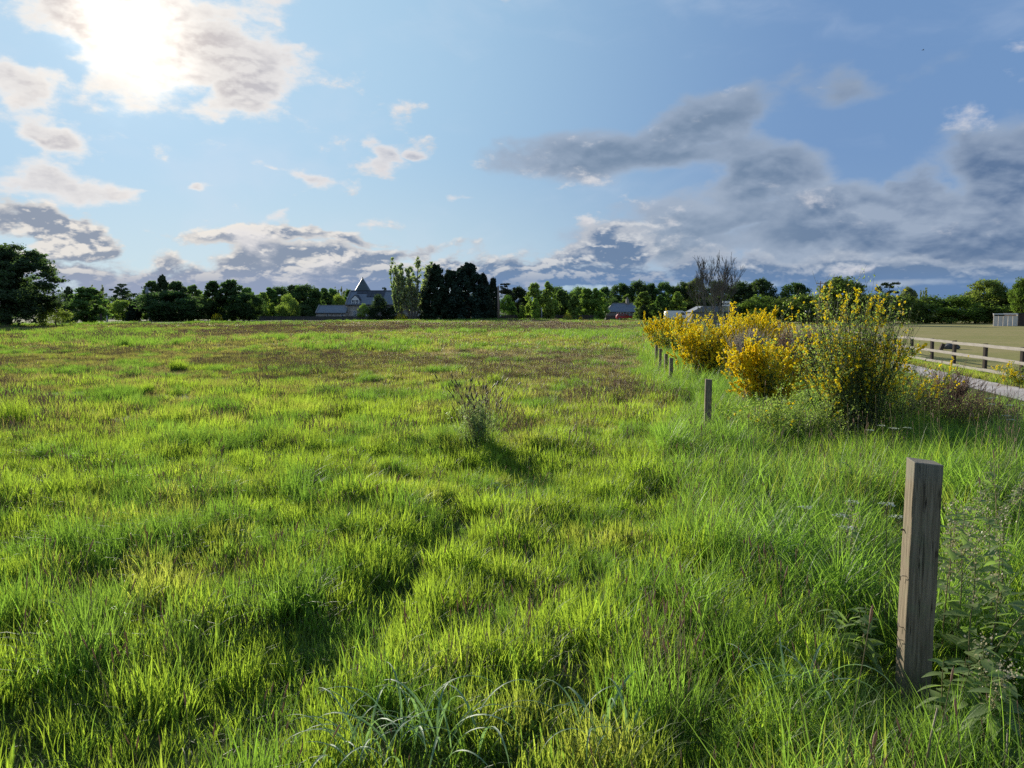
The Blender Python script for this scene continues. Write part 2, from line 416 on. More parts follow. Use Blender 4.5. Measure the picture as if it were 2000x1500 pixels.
M['solar'] = simple('solar_glass', C(.012,.014,.022), C(.018,.02,.03), 4, .25, .5)
M['white'] = simple('white_paint', C(.84,.84,.82), C(.74,.74,.73), 4, .5, .4)
M['glass'] = simple('window_glass', C(.02,.025,.03), C(.03,.035,.045), 2, .08, .8, bstr=0)
M['render'] = simple('grey_render', C(.26,.24,.21), C(.2,.18,.16), 3, .9, .2)
M['trim'] = simple('roof_trim', C(.30,.29,.27), C(.22,.21,.2), 3, .8, .2)
M['red'] = simple('red_paint', C(.42,.012,.02), C(.38,.01,.018), 2, .25, .6, bstr=0)
M['tyre'] = simple('rubber', C(.02,.02,.02), C(.03,.03,.03), 5, .8, .2)
M['metal'] = simple('galvanised_metal', C(.42,.43,.44), C(.3,.31,.32), 5, .45, .5, metal=.6)
M['dark_metal'] = simple('dark_metal', C(.05,.05,.055), C(.09,.07,.06), 12, .5, .5, metal=.5)
M['pole_wood'] = simple('pole_wood', C(.28,.21,.16), C(.17,.13,.10), 5, .85, .2, stretch=(1,1,.2))
M['grey_pole'] = simple('grey_pole_wood', C(.30,.32,.32), C(.2,.21,.22), 5, .85, .2, stretch=(1,1,.2))
M['rail'] = simple('weathered_rail', C(.33,.30,.26), C(.21,.19,.165), 14, .85, .2, stretch=(.15,.15,1))
M['rail_post'] = simple('dark_fence_post', C(.085,.062,.048), C(.05,.04,.032), 14, .85, .2, stretch=(1,1,.15))
M['panel'] = simple('shed_panel', C(.72,.63,.50), C(.56,.48,.38), 4, .85, .2, stretch=(1,1,.2))
M['rock'] = simple('rock', C(.11,.105,.10), C(.06,.06,.06), 6, .85, .3, bdist=.03)

def wood_post():
    m, qq, out = mat('treated_post_wood')
    co = E(qq, qq.new('ShaderNodeTexCoord').outputs['Object'])
    g = qq.noise(qq.vm('MULTIPLY', co, (1, 1, .045)), 120, 6, .65, dist=.4)
    g2 = qq.noise(qq.vm('MULTIPLY', co, (1, 1, .10)), 26, 4, .6)
    b = qq.noise(co, 7, 5, .65)
    c = qq.mix(qq.step(g, .3, .7), C(.13,.10,.062), C(.30,.24,.16))
    c = qq.mix(qq.step(g2, .5, .75)*.55, c, C(.12,.105,.07))
    c = qq.mix(qq.step(b, .52, .68)*.45, c, C(.17,.19,.10))
    _, _, pz = qq.xyz(co)
    cr = qq.noise(qq.vm('MULTIPLY', co, (1, 1, .022)), 46, 3, .5)
    crack = qq.step(qq.m('ABSOLUTE', cr - 0.5), .012, .003)*qq.step(qq.noise(co, 5, 2, .5), .45, .6)
    c = qq.mix(crack*.9, c, C(.025,.018,.012))
    c = qq.mix(qq.step(pz + (b - 0.5)*.5, .36, .02)*.6, c, C(.075,.075,.04))
    c = qq.mix(qq.step(pz + (b - 0.5)*.12, 1.0, 1.05)*.5, c, C(.20,.19,.15))
    kn = qq.new('ShaderNodeTexVoronoi'); kn.inputs['Scale'].default_value = 7.0
    qq.put(kn.inputs['Vector'], qq.vm('MULTIPLY', co, (1.0, 1.0, .45)))
    c = qq.mix(qq.step(E(qq, kn.outputs['Distance']), .075, .03)*.8, c, C(.06,.04,.025))
    principled(qq, out, c, .85, .2, bump=g + g2*.6 - crack*1.6, bstr=.65, bdist=.004); return m
M['post'] = wood_post()

def ground_mat():
    m, qq, out = mat('field_soil_and_sward')
    geo = qq.new('ShaderNodeNewGeometry'); pos = E(qq, geo.outputs['Position']); gx, gy, gz = qq.xyz(pos)
    far = qq.step(gy, 14, 70)
    n = qq.noise(pos, .06, 5, .62); n2 = qq.noise(pos, .9, 4, .65); n3 = qq.noise(pos, 7, 3, .6)
    c = qq.mix(qq.step(n3, .3, .7), C(.030,.045,.010), C(.070,.085,.022))
    f = qq.mix(qq.step(n2, .3, .72), C(.075,.10,.022), C(.125,.135,.036))
    f = qq.mix(qq.step(n, .49, .60)*.7, f, C(.13,.095,.055))
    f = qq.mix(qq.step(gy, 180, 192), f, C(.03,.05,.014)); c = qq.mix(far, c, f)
    principled(qq, out, c, .95, .05, bump=n2, bstr=.5, bdist=.1); return m
def paddock_mat():
    m, qq, out = mat('paddock_turf')
    pos = E(qq, qq.new('ShaderNodeNewGeometry').outputs['Position'])
    n = qq.noise(pos, .11, 5, .65); n2 = qq.noise(pos, 3.0, 4, .7)
    c = qq.mix(qq.step(n, .38, .62), C(.27,.245,.085), C(.33,.27,.115))
    c = qq.mix(qq.step(n2, .35, .7)*.5, c, C(.12,.13,.04))
    principled(qq, out, c, .95, .05, bump=n2, bstr=.5, bdist=.03); return m
def road_mat():
    m, qq, out = mat('worn_tarmac')
    pos = E(qq, qq.new('ShaderNodeNewGeometry').outputs['Position'])
    n = qq.noise(pos, 1.1, 5, .6); n2 = qq.noise(pos, 38, 3, .7)
    c = qq.mix(qq.step(n2, .35, .68), C(.36,.32,.29), C(.64,.58,.52))
    c = qq.mix(qq.step(n, .4, .65)*.5, c, C(.22,.19,.17))
    principled(qq, out, c, .9, .2, bump=n2, bstr=.6, bdist=.01); return m
def stone_mat(name, sc=2.2, a=C(.56,.51,.44), b=C(.32,.28,.24), mort=C(.42,.39,.34)):
    m, qq, out = mat(name)
    co = E(qq, qq.new('ShaderNodeTexCoord').outputs['Object'])
    vo = qq.new('ShaderNodeTexVoronoi'); vo.inputs['Scale'].default_value = sc
    qq.put(vo.inputs['Vector'], qq.vm('MULTIPLY', co, (1, 1, 1.9)))
    r = E(qq, vo.outputs['Color']); rx, _, _ = qq.xyz(r)
    c = qq.mix(rx, a, b); n = qq.noise(co, 5, 4, .6)
    c = qq.mix(qq.step(n, .4, .7)*.4, c, mort)
    principled(qq, out, c, .9, .2, bump=rx, bstr=.4, bdist=.05); return m
M['ground'] = ground_mat(); M['paddock'] = paddock_mat(); M['road'] = road_mat()
M['stone'] = stone_mat('rubble_stone'); M['wall_stone'] = stone_mat('boundary_wall_stone', 2.5, C(.12,.11,.10), C(.07,.065,.06), C(.11,.11,.10))

# ================================================================== the setting
def graded(lo, hi, n, c0, k):
    t = np.linspace(math.asinh((lo-c0)*k), math.asinh((hi-c0)*k), n); return np.sinh(t)/k + c0
gx = graded(-3000, 3000, 330, 0.0, .10); gy = graded(-60, 3600, 360, 3.5, .16)
X, Y = np.meshgrid(gx, gy); Z = H(X, Y)
V = np.stack([X.ravel(), Y.ravel(), Z.ravel()], 1)
nx = len(gx); ii, jj = np.meshgrid(np.arange(nx-1), np.arange(len(gy)-1))
a = (jj*nx + ii).ravel(); Fq = np.stack([a, a+1, a+nx+1, a+nx], 1)
ground = tag(obj('field', mesh_np('field', V, Fq, M['ground'], smooth=True)), 'rough uneven meadow ground running back to the far wall', kind='structure')
def strip(name, xl, xr, ys, z, m, label):
    V, Fc = [], []
    for i, y in enumerate(ys):
        V += [(xl(y), y, z), (xr(y), y, z)]
        if i: Fc.append((2*i-2, 2*i-1, 2*i+1, 2*i))
    return tag(obj(name, mesh_np(name, V, Fc, m)), label, kind='structure')
ys = list(np.arange(4, 60, 2.0)) + list(np.arange(60, 181, 10.0))
rw = random.Random(4)
jit = {round(y, 2): rw.uniform(-.12, .12) for y in ys}
strip('road', lambda y: road_left(y) + .35 + jit[round(y, 2)], lambda y: fence_x(y) - 0.75 + jit[round(y, 2)]*.6, ys, ROAD_Z + .006, M['road'], 'narrow pale worn tarmac lane beside the rail fence')
strip('paddock', lambda y: fence_x(y) - .1, lambda y: 260, [8, 60, 120, 184], ROAD_Z + .004, M['paddock'], 'flat close-cropped olive paddock beyond the rail fence')
o = mesh_np('far_road', [(-20, 184.5, .03), (44, 184.5, .03), (44, 189.5, .03), (-20, 189.5, .03)], [(0,1,2,3)], M['road'])
tag(obj('far_road', o), 'road crossing beyond the field where the red car drives', kind='structure')

# ================================================================== grass
def blades(rs, n, r, l0, l1, w, lean=(2, 25), bend=(10, 60), segs=4, tw=0.6):
    az = rs.uniform(0, 2*np.pi, n); rr = r*np.sqrt(rs.uniform(0, 1, n)); pa = rs.uniform(0, 2*np.pi, n)
    P = np.stack([rr*np.cos(pa), rr*np.sin(pa), np.full(n, -.02)], 1)
    ln = rs.uniform(l0, l1, n); th = np.radians(rs.uniform(*lean, n)); bd = np.radians(rs.uniform(*bend, n))
    ww = w*rs.uniform(.6, 1.25, n); side_a = az + np.pi/2 + rs.uniform(-tw, tw, n)
    sd = np.stack([np.cos(side_a), np.sin(side_a), np.zeros(n)], 1)
    rows, tips = [], []
    for s in range(segs+1):
        t = s/segs
        wid = ww*(0.55 + 0.45*min(1, t*3))*(1 - t**2.2)
        if s < segs: rows.append((P - sd*wid[:, None]*.5, P + sd*wid[:, None]*.5))
        else: rows.append((P,))
        tips.append(t)
        a_ = th + bd*((t + .5/segs)**1.6); st = ln/segs
        P = P + np.stack([np.cos(az)*np.sin(a_)*st, np.sin(az)*np.sin(a_)*st, np.cos(a_)*st], 1)
    k = 2*segs + 1
    V = np.zeros((n, k, 3)); T = np.zeros((n, k))
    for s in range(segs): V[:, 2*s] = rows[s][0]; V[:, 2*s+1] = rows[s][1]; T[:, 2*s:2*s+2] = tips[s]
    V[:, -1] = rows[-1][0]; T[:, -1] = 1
    f = []
    for s in range(segs-1): f += [(2*s, 2*s+1, 2*s+3), (2*s, 2*s+3, 2*s+2)]
    f.append((2*segs-2, 2*segs-1, 2*segs))
    f = np.array(f); Fc = (f[None] + (np.arange(n)*k)[:, None, None]).reshape(-1, 3)
    return V.reshape(-1, 3), Fc, T.ravel()
def heads(rs, n, r, h0, h1, hl, hw, stalk=.0014, lean=(2, 18)):
    """flower stalks with a spindle seed head: returns V, F(tri), material 0 stalk / 1 head"""
    V, Fc, Mi = [], [], []
    for i in range(n):
        az = rs.uniform(0, 6.283); rr = r*math.sqrt(rs.uniform(0, 1)); pa = rs.uniform(0, 6.283)
        p0 = np.array([rr*math.cos(pa), rr*math.sin(pa), 0]); h = rs.uniform(h0, h1); ln = math.radians(rs.uniform(*lean))
        pts = [p0]
        for t in (.35, .7, 1.0):
            pts.append(p0 + np.array([math.cos(az)*math.sin(ln*t)*h*t, math.sin(az)*math.sin(ln*t)*h*t, h*t]))
        d = pts[-1]-pts[-2]; d /= np.linalg.norm(d)
        s1 = np.cross(d, [.3, .8, .1]); s1 /= np.linalg.norm(s1); s2 = np.cross(d, s1)
        b = len(V)
        for p in pts:
            for k in range(3): V.append(p + (s1*math.cos(k*2.094) + s2*math.sin(k*2.094))*stalk)
        for i_ in range(3):
            for k in range(3):
                A_, B_, C_, D_ = b+i_*3+k, b+i_*3+(k+1)%3, b+i_*3+3+(k+1)%3, b+i_*3+3+k
                Fc += [(A_, B_, C_), (A_, C_, D_)]; Mi += [0, 0]
        b = len(V); L_ = hl*rs.uniform(.7, 1.3); prof = [(0, .2), (.2, .9), (.6, 1.0), (.88, .6), (1.06, .05)]
        for t, w_ in prof:
            for k in range(4): V.append(pts[-1] + d*L_*t + (s1*math.cos(k*1.571) + s2*math.sin(k*1.571))*hw*w_*rs.uniform(.75, 1.2))
        for i_ in range(4):
            for k in range(4):
                A_, B_, C_, D_ = b+i_*4+k, b+i_*4+(k+1)%4, b+i_*4+4+(k+1)%4, b+i_*4+4+k
                Fc += [(A_, B_, C_), (A_, C_, D_)]; Mi += [1, 1]
    return np.array(V), np.array(Fc), np.array(Mi)
def tuft(name, mats, bl, hd=None, seed=0):
    rs = np.random.RandomState(seed); V, Fc, T = blades(rs, **bl); Mi = np.zeros(len(Fc), int)
    if hd:
        v2, f2, m2 = heads(rs, **hd); Fc = np.vstack([Fc, f2 + len(V)]); V = np.vstack([V, v2]); T = np.concatenate([T, np.ones(len(v2))]); Mi = np.concatenate([Mi, m2+1])
    return mesh_np(name, V, Fc, mats, Mi, {'tip': T})
def tufts(cname, specs):
    """specs: list of (mats, blades kw, heads kw); a collection of grass pieces used only by the scatter"""
    c = bpy.data.collections.new(cname)
    for i, s in enumerate(specs):
        c.objects.link(bpy.data.objects.new(f'{cname}_{i:02d}', tuft(f'{cname}_{i:02d}', s[0], s[1], s[2] if len(s) > 2 else None, seed=31*i+7)))
    return c
def scatter(name, label, cat, coll, pts, rot, scl, idx):
    me = bpy.data.meshes.new(name); n = len(pts); me.vertices.add(n)
    me.vertices.foreach_set('co', np.asarray(pts, np.float32).ravel())
    for an, av, ty, key in (('rot', rot, 'FLOAT_VECTOR', 'vector'), ('scl', scl, 'FLOAT_VECTOR', 'vector')):
        at = me.attributes.new(an, ty, 'POINT'); at.data.foreach_set(key, np.asarray(av, np.float32).ravel())
    at = me.attributes.new('idx', 'INT', 'POINT'); at.data.foreach_set('value', np.asarray(idx, np.int32))
    o = obj(name, me); tag(o, label, cat, kind='stuff')
    g = bpy.data.node_groups.new(name, 'GeometryNodeTree')
    g.interface.new_socket('Geometry', in_out='INPUT', socket_type='NodeSocketGeometry')
    g.interface.new_socket('Geometry', in_out='OUTPUT', socket_type='NodeSocketGeometry')
    gi = g.nodes.new('NodeGroupInput'); go = g.nodes.new('NodeGroupOutput')
    ip = g.nodes.new('GeometryNodeInstanceOnPoints'); ci = g.nodes.new('GeometryNodeCollectionInfo')
    ci.inputs['Collection'].default_value = coll; ci.inputs['Separate Children'].default_value = True; ci.inputs['Reset Children'].default_value = True
    ip.inputs['Pick Instance'].default_value = True
    def na(nm, ty):
        a_ = g.nodes.new('GeometryNodeInputNamedAttribute'); a_.data_type = ty; a_.inputs['Name'].default_value = nm; return a_.outputs['Attribute']
    g.links.new(gi.outputs[0], ip.inputs['Points']); g.links.new(ci.outputs[0], ip.inputs['Instance'])
    g.links.new(na('idx', 'INT'), ip.inputs['Instance Index'])
    e2r = g.nodes.new('FunctionNodeEulerToRotation'); g.links.new(na('rot', 'FLOAT_VECTOR'), e2r.inputs[0]); g.links.new(e2r.outputs[0], ip.inputs['Rotation'])
    g.links.new(na('scl', 'FLOAT_VECTOR'), ip.inputs['Scale']); g.links.new(ip.outputs[0], go.inputs[0])
    md = o.modifiers.new('scatter', 'NODES'); md.node_group = g
    return o

RS = np.random.RandomState(12)
def wedge(y0, y1, dens, k=.80, m=1.6):
    area = k*(y1**2 - y0**2) + 2*m*(y1-y0); n = int(area*dens)
    y = np.sqrt(RS.uniform(y0**2, y1**2, n)); x = RS.uniform(-1, 1, n)*(k*y + m)
    return x, y
def put(name, label, coll, x, y, idx, s, sz=None, tilt=.16, wind=0.0, sink=0.0):
    n = len(x); rot = np.stack([RS.uniform(-tilt, tilt, n), RS.uniform(-tilt, tilt, n) + wind, RS.uniform(0, 6.283, n)], 1)
    if wind: rot[:, 2] = RS.uniform(-.9, .9, n)
    sz = s if sz is None else sz
    return scatter(name, label, 'grass', coll, np.stack([x, y, H(x, y) - sink], 1), rot, np.stack([s, s, sz], 1), idx)

bm, bd_, bv, sd_ = M['blade'], M['blade_dark'], M['blade_verge'], M['seed']
three = lambda a_: [a_, M['straw'], sd_]
NEAR = tufts('near_tuft', [
    (three(bm), dict(n=24, r=.085, l0=.11, l1=.24, w=.0085, lean=(0, 24), bend=(5, 45))),
    (three(bm), dict(n=26, r=.10, l0=.13, l1=.27, w=.0078, lean=(0, 28), bend=(8, 55))),
    (three(bm), dict(n=20, r=.09, l0=.10, l1=.21, w=.0100, lean=(0, 30), bend=(5, 40))),
    (three(bm), dict(n=26, r=.085, l0=.14, l1=.30, w=.0066, lean=(0, 20), bend=(10, 70), segs=5)),
    (three(bd_), dict(n=28, r=.075, l0=.16, l1=.34, w=.0052, lean=(0, 18), bend=(10, 60), segs=5)),
    (three(bd_), dict(n=26, r=.08, l0=.15, l1=.30, w=.0066, lean=(2, 24), bend=(10, 80), segs=5)),
    (three(bm), dict(n=18, r=.09, l0=.14, l1=.26, w=.0052, lean=(0, 20), bend=(5, 50)), dict(n=2, r=.07, h0=.20, h1=.32, hl=.045, hw=.0028, stalk=.001)),
    (three(bd_), dict(n=26, r=.08, l0=.16, l1=.30, w=.0040, lean=(0, 18), bend=(5, 60)), dict(n=3, r=.08, h0=.22, h1=.34, hl=.04, hw=.0026, stalk=.001)),
    ([M['straw'], M['straw'], M['seed']], dict(n=9, r=.09, l0=.12, l1=.26, w=.0045, lean=(10, 60), bend=(20, 110), segs=5), dict(n=2, r=.07, h0=.18, h1=.30, hl=.05, hw=.003, stalk=.001)),
])
x, y = wedge(1.2, 9.5, 165)
keep = (x < verge_x(y) + .1)
x, y = x[keep], y[keep]
pth = np.exp(-((seg_dist(x, y) + (fbm(x*1.3, y*1.3, 8, 2) - .5)*.5)/.20)**2)*sstep(fbm(x*1.6, y*1.6, 21, 2), .35, .65)
keep = RS.uniform(0, 1, len(x)) > pth*.45*sstep(fbm(x*2, y*2, 77, 2), .35, .55); x, y, pth = x[keep], y[keep], pth[keep]
dk = fbm(x*.75 + 5, y*.75, 52, 3)
d_, ce = cells(x, y, .34, 1)
sz = (.60 + .62*ce[2])*(1.12 - 1.5*np.minimum(d_, .28))*(.82 + .36*fbm(x*.9, y*.9, 41, 2))*(1 - .3*pth)
isd = (ce[3] < .10 + .32*sstep(dk + pth*.3, .50, .64)) ^ (RS.uniform(0, 1, len(x)) < .06)
idx = np.where(isd, RS.choice([4, 5, 4, 5, 7], len(x)), np.where(ce[4] < .3, RS.choice([0, 2], len(x)), np.where(ce[4] < .62, RS.choice([1, 3], len(x)), RS.choice([0, 1, 2, 3, 6, 8], len(x)))))
# beside the nearest post the blades stand aside
pp = W(1800, 612, 3.12); dp_ = np.hypot(x - pp.x + .02, y - pp.y + .10)
gap = (RS.uniform(0, 1, len(x)) > .55*sstep(d_, .16, .26)) & (dp_ > .16)
def place(name, label, coll, x, y, idx, s, ce, lean=.9, sz=None):
    n = len(x); az = np.arctan2(ce[1], ce[0]); tl = np.clip(np.hypot(ce[0], ce[1])*lean, 0, .45) + RS.uniform(-.06, .06, n)
    rz = az + RS.uniform(-.8, .8, n)      # tilt outwards from the middle of the tussock
    rot = np.stack([np.zeros(n), tl, rz], 1)
    return scatter(name, label, 'grass', coll, np.stack([x, y, H(x, y)], 1), rot, np.stack([s, s, s if sz is None else sz], 1), idx)
place('meadow_grass', 'bright green backlit meadow grass filling the foreground', NEAR, x[gap], y[gap], idx[gap], (sz*RS.uniform(.85, 1.15, len(x)))[gap], ce[:, gap])

# short dense bottom growth under the taller blades
LOW = tufts('low_tuft', [
    (three(bm), dict(n=44, r=.12, l0=.05, l1=.12, w=.0070, lean=(5, 50), bend=(10, 70), segs=3)),
    (three(bd_), dict(n=44, r=.12, l0=.05, l1=.13, w=.0060, lean=(5, 50), bend=(10, 70), segs=3)),
    (three(M['straw']), dict(n=16, r=.12, l0=.05, l1=.12, w=.0035, lean=(30, 75), bend=(10, 60), segs=3)),
])
x, y = wedge(1.2, 10.5, 90); k_ = x < road_left(y) - .4; x, y = x[k_], y[k_]
put('low_undergrass', 'short tangled undergrass and dead stems between the tufts', LOW, x, y, RS.choice([0, 0, 1, 1, 2], len(x)), RS.uniform(.8, 1.4, len(x)))

MID = tufts('mid_tuft', [
    (three(bm), dict(n=70, r=.22, l0=.12, l1=.27, w=.010, lean=(0, 26), bend=(5, 50), segs=3)),
    (three(bm), dict(n=80, r=.24, l0=.10, l1=.24, w=.011, lean=(0, 30), bend=(5, 60), segs=3)),
    (three(bm), dict(n=70, r=.20, l0=.14, l1=.32, w=.009, lean=(0, 24), bend=(8, 60), segs=3)),
    (three(bd_), dict(n=80, r=.20, l0=.16, l1=.34, w=.008, lean=(0, 20), bend=(8, 60), segs=3)),
    (three(bm), dict(n=40, r=.22, l0=.12, l1=.26, w=.010, lean=(0, 24), bend=(5, 50), segs=3), dict(n=9, r=.2, h0=.16, h1=.29, hl=.05, hw=.004, stalk=.0018)),
    (three(M['blade_far']), dict(n=80, r=.24, l0=.09, l1=.22, w=.011, lean=(0, 30), bend=(5, 50), segs=3)),
    (three(M['blade_far']), dict(n=46, r=.24, l0=.12, l1=.26, w=.010, lean=(0, 24), bend=(5, 50), segs=3), dict(n=14, r=.22, h0=.14, h1=.27, hl=.05, hw=.005, stalk=.002)),
])
x, y = wedge(8.6, 34, 24)
k_ = (x < verge_x(y) + .3); x, y = x[k_], y[k_]
brown = sstep(fbm(x*.34, y*.26 + 3, 63, 4) + .07*sstep(y, 12, 30), .50, .62); dk = fbm(x*.55 + 5, y*.45, 52, 3)
d_, ce = cells(x, y, .62, 2); r_ = RS.uniform(0, 1, len(x)); fr = sstep(y, 9, 22)
idx = np.where((r_ < .10 + brown*.50), RS.choice([4, 6, 6], len(x)), np.where(ce[3] < .08 + .45*sstep(dk, .52, .64), 3, np.where(RS.uniform(0, 1, len(x)) < .15 + fr*.80, 5, RS.choice([0, 1, 2], len(x)))))
s = (.62 + .55*ce[2])*(1.12 - .75*np.minimum(d_, .5))*RS.uniform(.8, 1.2, len(x))
place('middle_meadow_grass', 'patchy yellow green grass with pinkish seed heads across the middle of the field', MID, x, y, idx, s, ce, .4, s*(1.02 - .25*fr))

fw = M['blade_far']
FAR = tufts('far_tuft', [
    (three(fw), dict(n=90, r=.55, l0=.10, l1=.24, w=.030, lean=(0, 35), bend=(5, 50), segs=2)),
    (three(fw), dict(n=90, r=.60, l0=.08, l1=.20, w=.034, lean=(0, 35), bend=(5, 50), segs=2)),
    (three(bm), dict(n=80, r=.50, l0=.10, l1=.26, w=.026, lean=(0, 30), bend=(5, 50), segs=2)),
    (three(bd_), dict(n=70, r=.35, l0=.20, l1=.42, w=.022, lean=(0, 26), bend=(8, 60), segs=2)),
    (three(fw), dict(n=50, r=.55, l0=.10, l1=.22, w=.030, lean=(0, 30), bend=(5, 50), segs=2), dict(n=22, r=.55, h0=.12, h1=.24, hl=.07, hw=.012, stalk=.003)),
])
x, y = wedge(31, 90, 2.6, k=.78, m=3)
x2, y2 = wedge(86, 190, .55, k=.76, m=3); nn = len(x)
x, y = np.concatenate([x, x2]), np.concatenate([y, y2]); big_ = np.concatenate([np.ones(nn), np.full(len(x2), 2.0)])
k_ = (x < np.minimum(verge_x(y) + 3.5, road_left(y) - 1.0)) & (y < edge_y(x) + 2); x, y, big_ = x[k_], y[k_], big_[k_]
brown = sstep(fbm(x*.055, y*.04, 63, 4), .48, .60); cl = fbm(x*.16, y*.13, 41, 3)
r_ = RS.uniform(0, 1, len(x))
idx = np.where(r_ < .06 + brown*.55, 4, np.where(RS.uniform(0, 1, len(x)) < .08 + .5*sstep(cl, .55, .66), 3, np.where(RS.uniform(0, 1, len(x)) < .25*sstep(110-y, 0, 60), 2, RS.choice([0, 1], len(x)))))
s = big_*RS.uniform(.75, 1.25, len(x))
put('distant_meadow_grass', 'olive and reddish grass at the far end of the field', FAR, x, y, idx, s, (.7 + .6*sstep(cl, .3, .7))*RS.uniform(.7, 1.3, len(x))*np.where(big_ > 1.5, 1.15, 1.0))

# rough strip at the field edge below the walls and trees
x = RS.uniform(-120, 44, 2600); y = edge_y(x) + RS.uniform(-1, 5.5, len(x))
k_ = np.abs(x) < y*.78; x, y = x[k_], y[k_]
put('rough_edge_grass', 'dark rank strip of weeds and grass below the far boundary', FAR, x, y, RS.choice([3, 3, 3, 2], len(x)), RS.uniform(1.2, 2.0, len(x)), RS.uniform(1.0, 1.9, len(x))*(.5 + .8*fbm(x*.25, y*.1, 9, 2))*np.where(x > 20, .32, 1.0))

VERGE = tufts('verge_tuft', [
    (three(bv), dict(n=34, r=.10, l0=.28, l1=.56, w=.0058, lean=(0, 22), bend=(30, 120), segs=6)),
    (three(bv), dict(n=34, r=.11, l0=.24, l1=.50, w=.0048, lean=(0, 26), bend=(20, 110), segs=6)),
    (three(bv), dict(n=26, r=.10, l0=.30, l1=.60, w=.0075, lean=(0, 22), bend=(50, 140), segs=6)),
    (three(bm), dict(n=30, r=.10, l0=.22, l1=.45, w=.0052, lean=(0, 20), bend=(10, 70), segs=5)),
    (three(bv), dict(n=24, r=.10, l0=.26, l1=.52, w=.0055, lean=(0, 22), bend=(30, 110), segs=5), dict(n=2, r=.09, h0=.42, h1=.62, hl=.05, hw=.003, stalk=.001)),
    (three(bd_), dict(n=34, r=.10, l0=.25, l1=.50, w=.0045, lean=(0, 22), bend=(20, 100), segs=5)),
])
x, y = wedge(1.2, 9.5, 95)
k_ = (x > verge_x(y) - .75 + .5*fbm(x*1.3, y*1.3, 5, 2)) & (x < road_left(y) - .3); x, y = x[k_], y[k_]
x3, y3 = wedge(9.5, 30, 30); k_ = (x3 > verge_x(y3) - .5 + .9*fbm(x3, y3, 5, 2)) & (x3 < road_left(y3) - .25); x3, y3 = x3[k_], y3[k_]
x, y = np.concatenate([x, x3]), np.concatenate([y, y3])
dk = fbm(x*.8, y*.8 + 8, 35, 3); d_, ce = cells(x, y, .46, 3)
idx = np.where(ce[3] < .06 + .35*sstep(dk, .54, .66), 5, np.where(ce[4] < .35, RS.choice([0, 2], len(x)), RS.choice([0, 1, 3, 3, 1, 4], len(x))))
s = (.66 + .60*ce[2])*(1.12 - 1.0*np.minimum(d_, .4))*(.85 + .3*fbm(x*.9, y*.9, 91, 2))*RS.uniform(.85, 1.15, len(x))*np.where(y > 9.5, 1.15, 1.0)*(1 - .35*sstep(x, road_left(y)-3.0, road_left(y)))
dp_ = np.hypot(x - pp.x + .02, y - pp.y + .12); s = s*(.38 + .62*sstep(dp_, .15, .62))
k_ = (RS.uniform(0, 1, len(x)) > .5*sstep(d_, .2, .34)) & (dp_ > .17)
place('verge_grass', 'long lush arching grass along the fence line on the right', VERGE, x[k_], y[k_], idx[k_], s[k_], ce[:, k_], .7)
# grass at the foot of the rail fence
y = RS.uniform(12, 60, 2600); x = fence_x(y) + RS.uniform(-.75, .35, len(y))
put('fence_foot_grass', 'short green grass along the foot of the rail fence', MID, x, y, RS.choice([0, 1, 5], len(x)), RS.uniform(.45, .8, len(x)), RS.uniform(.5, 1.1, len(x)))

# ================================================================== foliage builders
def leaves(rs, c, nrm, size, flat=.6):
    """diamond leaf faces at centres c with rough normals nrm"""
    n = len(c); s = size*rs.uniform(.6, 1.3, n)
    nv = nrm + rs.normal(0, .7, (n, 3)); nv /= np.linalg.norm(nv, axis=1)[:, None] + 1e-9
    t = np.cross(nv, rs.normal(0, 1, (n, 3))); t /= np.linalg.norm(t, axis=1)[:, None] + 1e-9
    b = np.cross(nv, t); s = s[:, None]
    V = np.stack([c - t*s, c - b*s*flat, c + t*s, c + b*s*flat], 1).reshape(-1, 3)
    return V, np.arange(4*n).reshape(-1, 4)
def clumps(rs, cc, cr, per, size, up=.35, sq=.75, fill=.55):
    """cc clump centres (m,3), cr radii; leaf shells round each"""
    m = len(cc); d = rs.normal(0, 1, (m, per, 3)); d /= np.linalg.norm(d, axis=2)[..., None]
    d[..., 2] = d[..., 2]*1.0 + up*np.abs(rs.normal(0, .5, (m, per)))
    r = rs.uniform(fill, 1.08, (m, per)) + rs.normal(0, .08, (m, per))
    P = cc[:, None] + d*r[..., None]*np.asarray(cr)[:, None, None]*np.array([1, 1, sq])
    return leaves(rs, P.reshape(-1, 3), d.reshape(-1, 3), size)
def limb(rng, p, d, ln, r0, n=5, wob=.12, up=.05):
    pts = [Vector(p)]; d = Vector(d).normalized()
    for i in range(n):
        d = (d + Vector((rng.gauss(0, wob), rng.gauss(0, wob), rng.gauss(0, wob) + up))).normalized()
        pts.append(pts[-1] + d*(ln/n))
    return pts, [r0*(1 - .75*i/n) for i in range(n+1)], d
